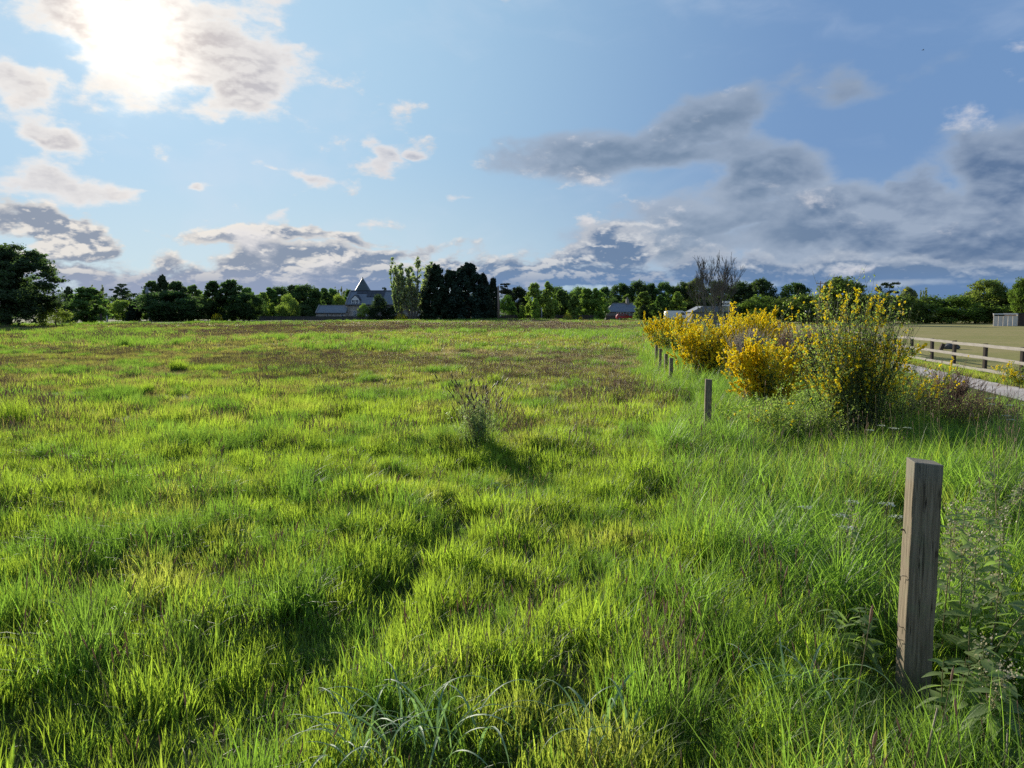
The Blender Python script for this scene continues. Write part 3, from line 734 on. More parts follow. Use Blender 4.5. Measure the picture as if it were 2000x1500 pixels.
def tree_kind(kind, seed, per=125, size=.205):
    """returns (crown mesh, trunk mesh) for a tree 10 m tall"""
    rs = np.random.RandomState(seed); rng = random.Random(seed); tb = MB(); cc, cr = [], []; kw = {}
    bark = M['bark']; lm = M['leaf']
    if kind == 'broad':
        tb.tube([(0,0,-.3),(.05,0,1.5),(.0,.1,3.2),(.2,0,5.5)], [.34,.27,.22,.12], 7)
        for i in range(13):
            a = i*2.4 + rng.uniform(-.4, .4); z0 = rng.uniform(1.8, 5.0)
            pts, rr, d = limb(rng, (0, 0, z0), (math.cos(a), math.sin(a), rng.uniform(.25, 1.4)), rng.uniform(2.6, 4.2), .12, up=.03)
            tb.tube(pts, rr, 4, cap=False)
        for i in range(100):
            th = rng.uniform(0, 6.283); zz = rng.uniform(-.98, 1)
            R = max(.45 if zz < 0 else 0, math.sqrt(max(0, 1 - zz*zz)))*rng.uniform(.5, 1.0)
            cc.append((4.0*R*math.cos(th), 4.0*R*math.sin(th), 5.0 + 4.2*zz*rng.uniform(.88, 1.02))); cr.append(rng.uniform(.8, 1.3))
        kw = dict(sq=.7)
    elif kind == 'sprawl':
        tb.tube([(0,0,-.3),(.1,0,1.2),(-.1,.1,3.4),(.1,0,6.5)], [.5,.4,.3,.14], 8)
        for i in range(26):
            a = i*2.4 + rng.uniform(-.4, .4); z0 = rng.uniform(1.2, 7.0)
            ln = rng.uniform(3.2, 5.6)*(1 - .055*z0)
            pts, rr, d = limb(rng, (0, 0, z0), (math.cos(a), math.sin(a), rng.uniform(.3, 1.2)), ln*.85, .14, n=7, up=-.03, wob=.16)
            tb.tube(pts, rr, 4, cap=False)
            for p in pts[2:]:
                for k in range(3): cc.append(tuple(p + Vector((rng.gauss(0, .45), rng.gauss(0, .45), rng.gauss(.05, .3))))); cr.append(rng.uniform(.35, .75))
        for i in range(70):
            th = rng.uniform(0, 6.283); cc.append((4.4*math.cos(th)*rng.uniform(.4, 1.1), 4.4*math.sin(th)*rng.uniform(.2, 1.1), rng.uniform(.4, 4.6))); cr.append(rng.uniform(.8, 1.2))
        for i in range(90):
            th = rng.uniform(0, 6.283); R = rng.uniform(.0, 4.6); cc.append((R*math.cos(th), R*math.sin(th), 9.6*math.sqrt(max(.1, 1 - (R/5.3)**2))*rng.uniform(.72, 1.0))); cr.append(rng.uniform(.45, .85))
        kw = dict(sq=.6, fill=.2)
    elif kind == 'birch':
        tb.tube([(0,0,-.3),(.05,0,2),(-.05,.05,5),(0,0,9)], [.17,.14,.10,.03], 6)
        for i in range(105):
            z = .35 + 9.3*(i/105)**1.02; R = 2.55*math.sin(min(1, (z+1.9)/11.9)**.85*math.pi)**.7*rng.uniform(.2, 1.0) + .10
            a = rng.uniform(0, 6.283); cc.append((R*math.cos(a), R*math.sin(a), z + R*.15)); cr.append(rng.uniform(.55, .95)*(1 - .45*z/10))
            if i % 3 == 0: tb.tube([(0, 0, z*.8), (R*.5*math.cos(a), R*.5*math.sin(a), z*.93), (R*math.cos(a), R*math.sin(a), z)], [.05, .03, .012], 3, cap=False)
        kw = dict(sq=1.15, fill=.2, up=.1)
    elif kind == 'conifer':
        lm = M['needle']
        tb.tube([(0,0,-.3),(0,0,3),(0,0,9.2)], [.3,.22,.04], 6)
        for i in range(120):
            z = .3 + 9.2*(i/120)**1.05; R = 2.5*(1 - (z/10.6)**2.2)*rng.uniform(.5, 1.08) + .05
            a = rng.uniform(0, 6.283); cc.append((R*math.cos(a), R*math.sin(a), z + rng.uniform(-.3, .4))); cr.append(rng.uniform(.42, .85)*(1 - .42*(z/10)))
        for i in range(7):
            a = rng.uniform(0, 6.283); R = rng.uniform(.1, 1.3); cc.append((R*math.cos(a), R*math.sin(a), 10 - R*.9)); cr.append(.28)
        kw = dict(sq=1.7, fill=.45, up=.1)
    elif kind == 'pine':
        lm = M['needle']
        tb.tube([(0,0,-.3),(.15,0,3),(-.1,.05,6),(.1,0,8.6)], [.24,.2,.16,.07], 6)
        for i in range(30):
            z = rng.uniform(5.6, 9.7); R = rng.uniform(.4, 3.3)*(1 - .45*max(0, (z-7.8)/2)); a = rng.uniform(0, 6.283)
            cc.append((R*math.cos(a), R*math.sin(a), z)); cr.append(rng.uniform(.45, .85))
            if i % 2 == 0: tb.tube([(0, 0, z-1.0), (R*.5*math.cos(a), R*.5*math.sin(a), z-.25), (R*math.cos(a), R*math.sin(a), z)], [.08, .05, .02], 3, cap=False)
        kw = dict(sq=.38, fill=.2)
    elif kind == 'sparse':
        bark = M['pale_bark']
        for s in range(6):
            a = s*1.05 + rng.uniform(-.3, .3); top = rng.uniform(.75, 1.0)
            pts, rr, d = limb(rng, (.25*math.cos(a), .25*math.sin(a), -.2), (.22*math.cos(a), .22*math.sin(a), 1), 10.0*top, .13, n=9, wob=.05, up=.04)
            tb.tube(pts, rr, 5, cap=False)
            for k in range(34):
                t = rng.uniform(.16, 1.0)*9; i0 = min(8, int(t)); p = pts[i0].lerp(pts[i0+1], t - i0)
                a2 = rng.uniform(0, 6.283); l2 = rng.uniform(.5, 1.5)*(1.1 - t/11)
                e = p + Vector((math.cos(a2)*l2*.7, math.sin(a2)*l2*.7, l2*.9))
                tb.tube([p, p.lerp(e, .5) + Vector((0, 0, -.06)), e], [.03, .02, .01], 3, cap=False)
                for w_ in (.45, .75, 1.0): q_ = p.lerp(e, w_); cc.append(tuple(q_)); cr.append(rng.uniform(.16, .34))
        kw = dict(sq=1.2, fill=.1); per = 12; size = .15
    elif kind == 'bush':
        tb.tube([(0,0,-.2),(0,0,3)], [.2,.1], 5)
        for i in range(60):
            th = rng.uniform(0, 6.283); zz = rng.uniform(0, 1); R = math.sqrt(1 - zz*zz)*rng.uniform(.7, 1.0)
            cc.append((4.2*R*math.cos(th), 4.2*R*math.sin(th), .8 + 8.2*zz*rng.uniform(.8, 1.02))); cr.append(rng.uniform(.9, 1.5))
        kw = dict(sq=.85)
    V, Fc = clumps(rs, np.array(cc), cr, per, size, **kw)
    k_ = V[:, 2].reshape(-1, 4).min(1) > -.1
    Fc = Fc[k_]
    top = np.percentile(V[:, 2], 99.9); V[:, 2] *= 10.0/top
    return mesh_np(kind+'_crown', V, Fc, lm), tb.mesh(kind+'_trunk', bark)
def bare_tree(seed, tw, depth=5, L0=2.2, spread=.5, n0=5):
    rng = random.Random(seed); tb = MB()
    def rec(p, d, ln, r, k):
        pts, rr, d2 = limb(rng, p, d, ln, r, n=3 if k else 2, wob=.09, up=.05)
        tb.tube(pts, [max(x_, .012) for x_ in rr], 4 if k > 1 else 3, cap=False)
        if k == 0: return
        for j in range(rng.choice([2, 3, 3])):
            t = rng.uniform(.45, 1.0); i0 = min(len(pts)-2, int(t*(len(pts)-1))); q_ = pts[i0].lerp(pts[i0+1], t*(len(pts)-1) - i0)
            nd = (d2 + Vector((rng.gauss(0, spread), rng.gauss(0, spread), rng.uniform(-.1, .35)))).normalized()
            rec(q_, nd, ln*rng.uniform(.62, .82), r*.52, k-1)
    for i in range(n0):
        a = i*6.283/n0 + rng.uniform(-.3, .3)
        rec((.15*math.cos(a), .15*math.sin(a), -.2), (.42*math.cos(a), .42*math.sin(a), 1), L0*rng.uniform(.85, 1.2), .10, depth)
    z = np.array([v[2] for v in tb.V]); s = 10.0/z.max(); tb.V = [(v[0]*s, v[1]*s, v[2]*s) for v in tb.V]
    return tb.mesh('bare_branches', tw)

KINDS_ = {'broad': [1, 2, 3], 'birch': [4, 5, 6], 'conifer': [7, 8, 9], 'pine': [10, 11], 'sparse': [13], 'bush': [14, 15]}
LIB = {k: [tree_kind(k, s) for s in v] for k, v in KINDS_.items()}
LIB['sprawl'] = [tree_kind('sprawl', 21, per=110, size=.14)]
WID = {'broad': 8.2, 'birch': 4.6, 'conifer': 4.6, 'pine': 7.0, 'sparse': 5.2, 'bush': 9.6, 'sprawl': 11.0}
DK, MD, LT, YL, GY, OL = (.050,.075,.032), (.080,.120,.042), (.140,.185,.050), (.18,.225,.055), (.130,.135,.085), (.135,.160,.048)
CN = (.026,.040,.024)
trng = random.Random(99)
TREES = [
 # kind, px centre, top y, width px, Y, colour, name, label, group
 ('sprawl', 12, 478, 262, 88, (.040,.058,.032), 'spreading_tree', 'huge dark spreading tree cut off by the left edge of the photo', None),
 ('bush', 108, 585, 60, 92, OL, 'shrub', 'olive low shrub at the right foot of the huge left-hand tree', None),
 ('conifer', 137, 560, 26, 140, DK, 'conifer_tree', 'small pointed dark conifer just right of the huge left tree', None),
 ('birch', 170, 561, 56, 132, MD, 'leafy_tree', 'dark leafy tree whose base bulges right, second from the huge left tree', None),
 ('sparse', 190, 557, 34, 235, GY, 'thin_tree', 'thin airy tree against pale cloud behind the second left-hand tree', None),
 ('pine', 240, 554, 50, 215, DK, 'umbrella_pine', 'flat topped umbrella shaped pine standing alone on the left skyline', None),
 ('broad', 240, 586, 44, 165, OL, 'leafy_tree', 'small olive round tree in front of the flat topped pine', None),
 ('bush', 214, 592, 50, 240, DK, 'shrub', 'dark distant thicket between the flat topped pine and the left trees', None),
 ('conifer', 262, 588, 26, 160, CN, 'conifer_tree', 'low dark conifer bush left of the grey leaning power pole', None),
 ('birch', 298, 549, 40, 168, MD, 'birch_tree', 'feathery tree directly behind the left grey power pole', None),
 ('conifer', 321, 537, 34, 166, DK, 'conifer_tree', 'tallest pointed tree of the clump right of the left power pole', None),
 ('birch', 346, 550, 44, 164, DK, 'birch_tree', 'dark tree on the right shoulder of the clump by the left power pole', None),
 ('broad', 330, 568, 92, 158, (.045,.068,.034), 'leafy_tree', 'broad dark tree filling the base of the clump by the left power pole', None),
 ('birch', 378, 557, 34, 178, MD, 'birch_tree', 'mid green tree in the dip right of the left power pole clump', None),
 ('broad', 386, 580, 40, 168, MD, 'leafy_tree', 'low rounded tree above the first small gorse bush on the left', None),
 ('birch', 416, 549, 40, 172, DK, 'birch_tree', 'tall ragged tree above and left of the small yellow gorse', None),
 ('birch', 452, 547, 48, 172, DK, 'birch_tree', 'tallest full tree between the left power pole and the stone house', None),
 ('broad', 486, 572, 50, 170, (.044,.068,.030), 'leafy_tree', 'dark low round tree right of the tallest full tree', None),
 ('birch', 483, 562, 30, 195, MD, 'birch_tree', 'paler birch peeping over the dark low round tree', None),
 ('birch', 512, 571, 34, 190, YL, 'birch_tree', 'yellow green birch left of the dark wood beside the stone house', None),
 ('birch', 528, 562, 30, 200, MD, 'birch_tree', 'leftmost tree of the dark wood beside the stone house', None),
 ('broad', 548, 560, 46, 205, DK, 'leafy_tree', 'second tree from the left in the dark wood by the house', None),
 ('birch', 574, 557, 36, 200, DK, 'birch_tree', 'narrow tree in the middle of the dark wood by the house', None),
 ('broad', 598, 556, 56, 198, (.042,.068,.028), 'leafy_tree', 'tallest broad tree of the dark wood left of the house', None),
 ('birch', 617, 563, 26, 200, DK, 'birch_tree', 'last dark tree of the wood before the low slate outbuilding', None),
 ('bush', 562, 574, 44, 185, OL, 'leafy_tree', 'olive rounded tree standing in front of the dark wood', None),
 ('bush', 588, 594, 50, 190, DK, 'shrub', 'dark undergrowth thicket at the foot of the dark wood', None),
 ('birch', 634, 563, 30, 212, MD, 'birch_tree', 'green tree rising behind the left end of the slate outbuilding', None),
 ('birch', 650, 564, 26, 216, MD, 'birch_tree', 'narrow green tree behind the middle of the slate outbuilding', None),
 ('bush', 661, 574, 34, 208, YL, 'leafy_tree', 'bright yellow green round tree above the outbuilding roof', None),
 ('sparse', 668, 560, 26, 222, GY, 'thin_tree', 'bare looking pale tree between the bright tree and the house gable', None),
 ('birch', 682, 566, 20, 220, MD, 'birch_tree', 'green tree touching the left rake of the house roof', None),
 ('pine', 752, 561, 14, 225, DK, 'umbrella_pine', 'tiny tree top showing above the house ridge', None),
 ('bush', 712, 593, 34, 183, OL, 'garden_shrub', 'round green garden shrub in front of the stone house wall', None),
 ('bush', 742, 574, 42, 182, (.03,.045,.026), 'dark_shrub', 'dark round yew bush at the right end of the house', None),
 ('bush', 768, 596, 50, 182, CN, 'dark_shrub', 'very dark low thicket under the pale multi stemmed tree', None),
 ('sparse', 806, 504, 84, 174, (.17,.18,.12), 'multi_stem_tree', 'tall pale airy multi stemmed tree right of the stone house', None),
 ('sparse', 780, 520, 44, 175, (.16,.18,.11), 'multi_stem_tree', 'narrower pale airy tree on the left of the tall multi stemmed one', None),
 ('conifer', 851, 517, 60, 176, CN, 'cypress_tree', 'dark cypress touching the pale multi stemmed tree', None),
 ('conifer', 882, 528, 46, 177, (.028,.044,.026), 'cypress_tree', 'lower dark cypress in the dip between two tall cypresses', None),
 ('conifer', 915, 514, 68, 175, (.024,.044,.028), 'cypress_tree', 'tallest black green cypress in the middle of the skyline', None),
 ('conifer', 945, 534, 34, 177, CN, 'cypress_tree', 'dark cypress on the right shoulder of the tallest cypress', None),
 ('conifer', 963, 543, 22, 180, CN, 'cypress_tree', 'small pointed cypress at the right end of the dark row', None),
 ('pine', 992, 553, 46, 200, (.034,.044,.028), 'dark_pine', 'dark round headed pine just right of the central power pole', None),
 ('broad', 1012, 560, 44, 205, (.022,.034,.018), 'leafy_tree', 'dark tree right of the round headed pine by the central pole', None),
 ('bush', 988, 576, 44, 184, (.05,.085,.026), 'leafy_tree', 'bright green bush at the foot of the central power pole', None),
 ('birch', 1020, 597, 16, 180, YL, 'young_birch', 'little yellow green sapling left of the two bright birches', None),
 ('birch', 1044, 553, 34, 182, LT, 'young_birch', 'left one of the two tallest bright green birches', 'young birches planted along the far fence'),
 ('birch', 1072, 550, 32, 184, LT, 'young_birch', 'right one of the two tallest bright green birches, with pointed top', 'young birches planted along the far fence'),
 ('birch', 1046, 583, 18, 178, YL, 'young_birch', 'small bright birch in front of the left tall birch', 'young birches planted along the far fence'),
 ('birch', 1072, 582, 20, 178, YL, 'young_birch', 'small bright birch in front of the right tall birch', 'young birches planted along the far fence'),
 ('birch', 1096, 566, 36, 186, MD, 'young_birch', 'mid green birch beside the white cabin window', 'young birches planted along the far fence'),
 ('birch', 1122, 576, 26, 182, LT, 'young_birch', 'small round birch just right of the white cabin window', 'young birches planted along the far fence'),
 ('birch', 1145, 563, 34, 184, LT, 'young_birch', 'bright birch left of the fullest one by the cottage', 'young birches planted along the far fence'),
 ('birch', 1166, 563, 38, 182, LT, 'young_birch', 'full bright birch immediately left of the slate cottage', 'young birches planted along the far fence'),
 ('broad', 1090, 560, 46, 235, DK, 'skyline_tree', 'dark skyline tree behind the mid green birch', None),
 ('broad', 1130, 560, 44, 235, MD, 'skyline_tree', 'dark skyline tree behind the small round birch', None),
 ('broad', 1180, 560, 38, 235, DK, 'skyline_tree', 'dark skyline tree behind the left roof slope of the cottage', None),
 ('broad', 1212, 553, 44, 228, DK, 'skyline_tree', 'first tall dark tree behind the slate cottage', None),
 ('broad', 1246, 548, 52, 226, DK, 'skyline_tree', 'tallest dark tree behind the cottage chimney', None),
 ('broad', 1270, 553, 34, 228, DK, 'skyline_tree', 'dark tree right of the tallest one behind the cottage', None),
 ('broad', 1297, 551, 48, 226, MD, 'skyline_tree', 'gappy dark tree above the small white van', None),
 ('broad', 1330, 550, 40, 226, DK, 'skyline_tree', 'dark tree on the skyline just left of the leafless tree', None),
 ('broad', 1358, 543, 44, 224, OL, 'skyline_tree', 'olive tree seen through the left branches of the leafless tree', None),
 ('broad', 1400, 548, 60, 224, MD, 'skyline_tree', 'green tree right behind the leafless tree trunk', None),
 ('broad', 1445, 549, 50, 224, DK, 'skyline_tree', 'dark tree seen through the right branches of the leafless tree', None),
 ('broad', 1484, 544, 62, 220, DK, 'skyline_tree', 'large dark round tree right of the leafless tree', None),
 ('broad', 1551, 552, 60, 215, DK, 'skyline_tree', 'rounded dark tree left of the wooden pole above the hedge', None),
 ('birch', 1224, 575, 24, 205, OL, 'young_tree', 'small olive tree rising behind the cottage roof ridge', None),
 ('birch', 1258, 570, 36, 180, LT, 'young_tree', 'bright small tree covering the right end of the cottage', None),
 ('birch', 1289, 576, 26, 180, MD, 'young_tree', 'small green tree between the cottage and the white van', None),
 ('birch', 1322, 570, 32, 178, LT, 'young_tree', 'bright small tree left of the leafless tree', None),
 ('bush', 1257, 594, 26, 177, CN, 'dark_shrub', 'black green bush beside the red car by the cottage', None),
 ('broad', 1645, 540, 100, 130, (.09,.12,.036), 'hedge_tree', 'large rounded tree standing above the hedge behind the tall broom', None),
 ('pine', 1735, 551, 52, 170, DK, 'umbrella_pine', 'layered dark pine top above the hedge right of the rounded tree', None),
 ('broad', 1772, 560, 34, 175, GY, 'thin_tree', 'greyish thin tree top above the hedge', None),
 ('sparse', 1800, 562, 22, 180, GY, 'thin_tree', 'bare little tree top right of the greyish one', None),
 ('broad', 1925, 546, 80, 150, OL, 'hedge_tree', 'flat domed olive tree above the right part of the hedge', None),
 ('broad', 1996, 541, 50, 125, (.10,.13,.036), 'hedge_tree', 'green tree cut off by the right edge above the shed', None),
]
HEDGE = [(1488, 576, 84), (1530, 582, 70), (1572, 574, 80), (1620, 568, 80), (1668, 572, 80), (1716, 572, 84), (1764, 576, 80), (1812, 577, 80), (1858, 576, 86), (1905, 568, 90), (1950, 566, 90), (1996, 570, 90), (2050, 572, 90)]
HL = ['hedge bush behind the brown dead bracken left of the tall broom', 'hedge bush left of the wooden pole', 'hedge bush right beside the wooden pole', 'hedge bush seen through the top of the tall broom',
      'hedge bush just right of the top of the tall broom', 'hedge bush below the layered dark pine', 'hedge bush below the greyish thin tree top', 'dark hedge bush in the lowest dip of the hedge',
      'hedge bush right of the lowest dip of the hedge', 'bright hedge bush under the flat domed olive tree', 'bright hedge bush just left of the shed', 'hedge bush right behind the wooden shed', 'last hedge bush at the right edge of the photo']
for (px, ty, wpx), lb in zip(HEDGE, HL):
    TREES.append(('bush', px, ty, wpx, 150 + trng.uniform(-5, 5), trng.choice([(.09,.115,.034), (.085,.115,.032), (.068,.094,.027)]), 'hedge_bush', 'unclipped green ' + lb if not lb.startswith(('dark', 'bright', 'last')) else lb, 'bushes of the paddock hedge'))
UND = [(30, 'left of the first conifer'), (152, 'between the first conifer and the second tree'), (196, 'under the thin airy tree'), (282, 'behind the left power pole'), (366, 'in the dip right of the left clump'), (400, 'above the small left gorse'),
       (434, 'between the ragged tree and the tallest full tree'), (470, 'beside the dark low round tree'), (504, 'under the yellow green birch'), (536, 'at the left end of the dark wood'), (610, 'at the right end of the dark wood'),
       (640, 'behind the slate outbuilding'), (700, 'right behind the round tower'), (1004, 'right of the central power pole'), (1034, 'behind the little sapling'), (1062, 'behind the short grey post'), (1086, 'left of the small cabin'), (1118, 'right of the small cabin'),
       (1152, 'under the bright birches left of the cottage'), (1196, 'behind the left end of the cottage'), (1236, 'behind the cottage chimney'), (1276, 'between the cottage and the van'), (1310, 'above the white van'), (1344, 'left of the long low barn'), (1384, 'behind the long low barn'),
       (1430, 'right of the long low barn'), (1470, 'below the large dark round tree')]
for px, wh in UND:
    TREES.append(('bush', px, 584 + trng.uniform(-4, 6), 52, 212 + trng.uniform(-6, 6), trng.choice([DK, MD, (.034,.05,.022)]), 'undergrowth_bush', 'dark low undergrowth bush ' + wh, 'undergrowth along the far tree line'))
cnt = {}
for kind, px, ty, wpx, Yd, col, nm, lb, grp in TREES:
    k = cnt.get(kind, 0); cnt[kind] = k + 1
    cm, tm = LIB[kind][k % len(LIB[kind])]
    p = W(px, 612, Yd); zg = h1(p.x, Yd) - .1; hgt = W(px, ty, Yd).z - zg; wid = wpx/F*Yd
    col = tuple(v*(1.4 if px < 1190 else 1.08) for v in col); e = empty(nm, (p.x, Yd, zg), trng.uniform(0, 6.283))
    tag(e, lb, 'tree' if kind != 'bush' or 'tree' in nm else 'bush', grp)
    if px < 700 and kind in ('birch', 'broad', 'bush'): wid *= 1.22
    if nm == 'hedge_bush': wid *= 1.45
    s = (wid/WID[kind], wid/WID[kind], hgt/10.0)
    t = obj('trunk', tm, e, scale=s); cobj = obj('crown', cm, e, scale=s)
    j = trng.uniform(.9, 1.12); cobj.color = (col[0]*j, col[1]*trng.uniform(.92, 1.08)*j, col[2]*j, 1)
# leafless tree behind the broom
p = W(1392, 612, 46); e = empty('leafless_tree', (p.x, 46, -.1)); tag(e, 'leafless grey tree with upswept twigs behind the yellow broom', 'tree')
hh = W(1392, 486, 46).z/10
obj('branches', bare_tree(5, M['twig'], depth=6, L0=2.2, spread=.34, n0=5), e, scale=(hh*.66, hh*.66, hh))
rs_ = np.random.RandomState(3); cc_ = np.array([(rs_.normal(0, 1.5), rs_.normal(0, 1.2), rs_.uniform(.5, 3.9)) for _ in range(60)])
v_, f_ = clumps(rs_, cc_, np.full(60, .45), 26, .055, fill=.1); cr_ = obj('young_leaves', mesh_np('young_leaves', v_, f_, M['leaf']), e, scale=(hh*.8/.55*.62,)*2 + (hh*1.0,)); cr_.color = (.12, .115, .07, 1)
tag(cr_, kind='stuff')

# the wood behind everything, which reads as one mass
def mass(name, label, pxs, Yd, tops, seed, col, cat):
    rs = np.random.RandomState(seed); n = len(pxs)*26; k = rs.uniform(0, len(pxs)-1.001, n); px_ = np.interp(k, range(len(pxs)), pxs); tp = np.interp(k, range(len(pxs)), tops)
    tp = tp + 7*(fbm(px_*.06, px_*0+seed, seed, 3) - .5)
    c = [];
    for a_, b_ in zip(px_, tp):
        yy = Yd + rs.uniform(-3, 3); zt = W(a_, b_, yy).z; c.append((W(a_, 612, yy).x, yy, zt*(1 - rs.uniform(0, 1)**1.3*.95)))
    V, Fc = clumps(rs, np.array(c), rs.uniform(.7, 1.5, n), 60, .26, sq=.8, fill=.5)
    o = obj(name, mesh_np(name, V, Fc, M['leaf'])); o.color = col + (1,); return tag(o, label, cat, kind='stuff')
mass('distant_wood', 'unbroken dark wood filling the gaps behind the far tree line', list(range(-60, 1560, 30)), 246, [577 + 4*math.sin(i*1.7) for i in range(54)], 41, (.06, .085, .045), 'wood')
# low yellow gorse dots on the far boundary
def gorse(px, py, wpx, hpx, Yd, lb):
    rs = np.random.RandomState(int(px)); p = W(px, py, Yd); e = empty('gorse_bush', (p.x, Yd, h1(p.x, Yd))); tag(e, lb, 'gorse bush')
    wr, hr = wpx/F*Yd/2, hpx/F*Yd
    d = rs.normal(0, 1, (500, 3)); d /= np.linalg.norm(d, axis=1)[:, None]; d[:, 2] = np.abs(d[:, 2]); r = rs.uniform(.3, 1.0, 500)[:, None]
    v, f = leaves(rs, d*r*np.array([wr, wr, hr]), d, .09); o1 = obj('foliage', mesh_np('foliage', v, f, M['leaf']), e); o1.color = OL + (1,)
    d = d[:260]; v, f = leaves(rs, d*np.array([wr, wr, hr])*rs.uniform(.85, 1.15, (260, 1)), d, .09); tag(obj('blossom', mesh_np('blossom', v, f, M['flower']), e), kind='stuff')
gorse(424, 622, 20, 14, 160, 'small yellow gorse on the left part of the far boundary')
gorse(783, 620, 24, 13, 172, 'small dull yellow gorse under the pale multi stemmed tree')
gorse(1108, 618, 18, 14, 172, 'small yellow gorse below the white cabin window')
gorse(1134, 620, 8, 7, 172, 'tiny yellow gorse right of the cabin')

# ================================================================== buildings
def window(parent, x0, x1, z0, z1, y, bars=1, ybars=1, fr=.09):
    """a white frame standing proud of a wall whose face is at y (facing -y)"""
    m = MB(); m.box(x0, x0+fr, y-.06, y+.02, z0, z1); m.box(x1-fr, x1, y-.06, y+.02, z0, z1)
    m.box(x0+fr, x1-fr, y-.06, y+.02, z0, z0+fr); m.box(x0+fr, x1-fr, y-.06, y+.02, z1-fr, z1)
    for i in range(bars): c = x0 + (x1-x0)*(i+1)/(bars+1); m.box(c-fr*.4, c+fr*.4, y-.05, y+.02, z0+fr, z1-fr)
    for i in range(ybars): c = z0 + (z1-z0)*(i+1)/(ybars+1); m.box(x0+fr, x1-fr, y-.045, y+.02, c-fr*.35, c+fr*.35)
    w = m.build('window', M['white'], parent)
    MB().box(x0+fr, x1-fr, y-.025, y+.01, z0+fr, z1-fr).build('pane', M['glass'], w); return w
HY = 190.0; s_ = HY/F
hp = W(676, 612, HY); house = empty('stone_house', (hp.x, HY, 0), math.radians(-5))
tag(house, 'two storey grey stone house with dormer, solar panels and slate roof', 'house')
EV, RG, DP, LN = 3.95, 7.05, 8.0, 17.0
MB().prism([(0, -.5), (LN, -.5), (LN, EV), (0, EV)], 0, DP).build('wall', M['stone'], house)
for gx0 in (0.0, LN-.35):
    g_ = MB(); g_.add([(gx0, 0, EV), (gx0, DP, EV), (gx0, DP/2, RG-.05), (gx0+.35, 0, EV), (gx0+.35, DP, EV), (gx0+.35, DP/2, RG-.05)], [(0,1,2),(5,4,3),(0,2,5,3),(1,4,5,2)]); g_.build('gable', M['stone'], house)
def roof(parent, x0, x1, dp, ev, rg, m_, ov=.35, th=.14, name='roof'):
    b = MB(); sl = (rg-ev)/(dp/2)
    for sgn in (0, 1):
        ya, yb = (-ov, dp/2) if sgn == 0 else (dp+ov, dp/2)
        za = ev - ov*sl
        b.add([(x0, ya, za), (x1, ya, za), (x1, yb, rg), (x0, yb, rg), (x0, ya, za+th), (x1, ya, za+th), (x1, yb, rg+th), (x0, yb, rg+th)],
              [(0,1,2,3),(7,6,5,4),(0,4,5,1),(1,5,6,2),(2,6,7,3),(3,7,4,0)])
    return b.build(name, m_, parent)
rf = roof(house, .22, LN, DP, EV, RG, M['roof_slate'])
b = MB(); sl = (RG-EV)/(DP/2)
b.add([(-.12,-.4,EV-.4*sl+.02),(.20,-.4,EV-.4*sl+.02),(.20,DP/2,RG+.02),(-.12,DP/2,RG+.02),(-.12,-.4,EV-.4*sl+.3),(.20,-.4,EV-.4*sl+.3),(.20,DP/2,RG+.3),(-.12,DP/2,RG+.3)],[(0,1,2,3),(7,6,5,4),(0,4,5,1),(1,5,6,2),(2,6,7,3),(3,7,4,0)])
b.build('skew_stone', M['trim'], house)
MB().box(.2, LN, DP/2-.18, DP/2+.18, RG+.10, RG+.28).build('ridge', M['roof_dark'], rf)
MB().box(.0, LN, -.52, -.38, EV-.46, EV-.32).build('gutter', M['dark_metal'], house)
def on_roof(x0, x1, y0, y1, name, m_, h=.09, parent=None):
    zf = lambda y_: EV + y_*sl + .17; b = MB()
    b.add([(x0,y0,zf(y0)),(x1,y0,zf(y0)),(x1,y1,zf(y1)),(x0,y1,zf(y1)),(x0,y0-.03,zf(y0)+h),(x1,y0-.03,zf(y0)+h),(x1,y1-.03,zf(y1)+h),(x0,y1-.03,zf(y1)+h)],[(0,3,2,1),(4,5,6,7),(0,1,5,4),(1,2,6,5),(2,3,7,6),(3,0,4,7)])
    return b.build(name, m_, parent or rf)
for i in range(2): on_roof(1.9+i*1.35, 3.2+i*1.35, 3.05, 3.75, 'solar_panel', M['solar'])
for i in range(4):
    for j in range(2): on_roof(4.65+i*1.1, 5.70+i*1.1, 1.95+j*.92, 2.83+j*.92, 'solar_panel', M['solar'])
sk = on_roof(6.6, 7.2, .7, 1.5, 'skylight', M['white'], .07); on_roof(6.68, 7.12, .78, 1.42, 'pane', M['glass'], .11, sk)
# dormer
dm = MB(); dx0, dx1, dz0 = 1.45, 3.35, EV-.55
dm.prism([(dx0, dz0), (dx1, dz0), (dx1, dz0+1.65), ((dx0+dx1)/2, dz0+2.6), (dx0, dz0+1.65)], -.12, 2.6)
dormer = dm.build('dormer', M['white'], house)
b = MB(); cx_ = (dx0+dx1)/2
b.prism([(dx0-.22, dz0+1.50), (cx_, dz0+2.66), (dx1+.22, dz0+1.50), (dx1+.22, dz0+1.62), (cx_, dz0+2.80), (dx0-.22, dz0+1.62)], -.2, 3.2); b.build('roof', M['roof_dark'], dormer)
window(dormer, dx0+.08, cx_-.04, dz0+.12, dz0+1.55, -.14); window(dormer, cx_+.04, dx1-.08, dz0+.12, dz0+1.55, -.14)
window(house, 1.75, 2.55, .75, 2.2, -.01)
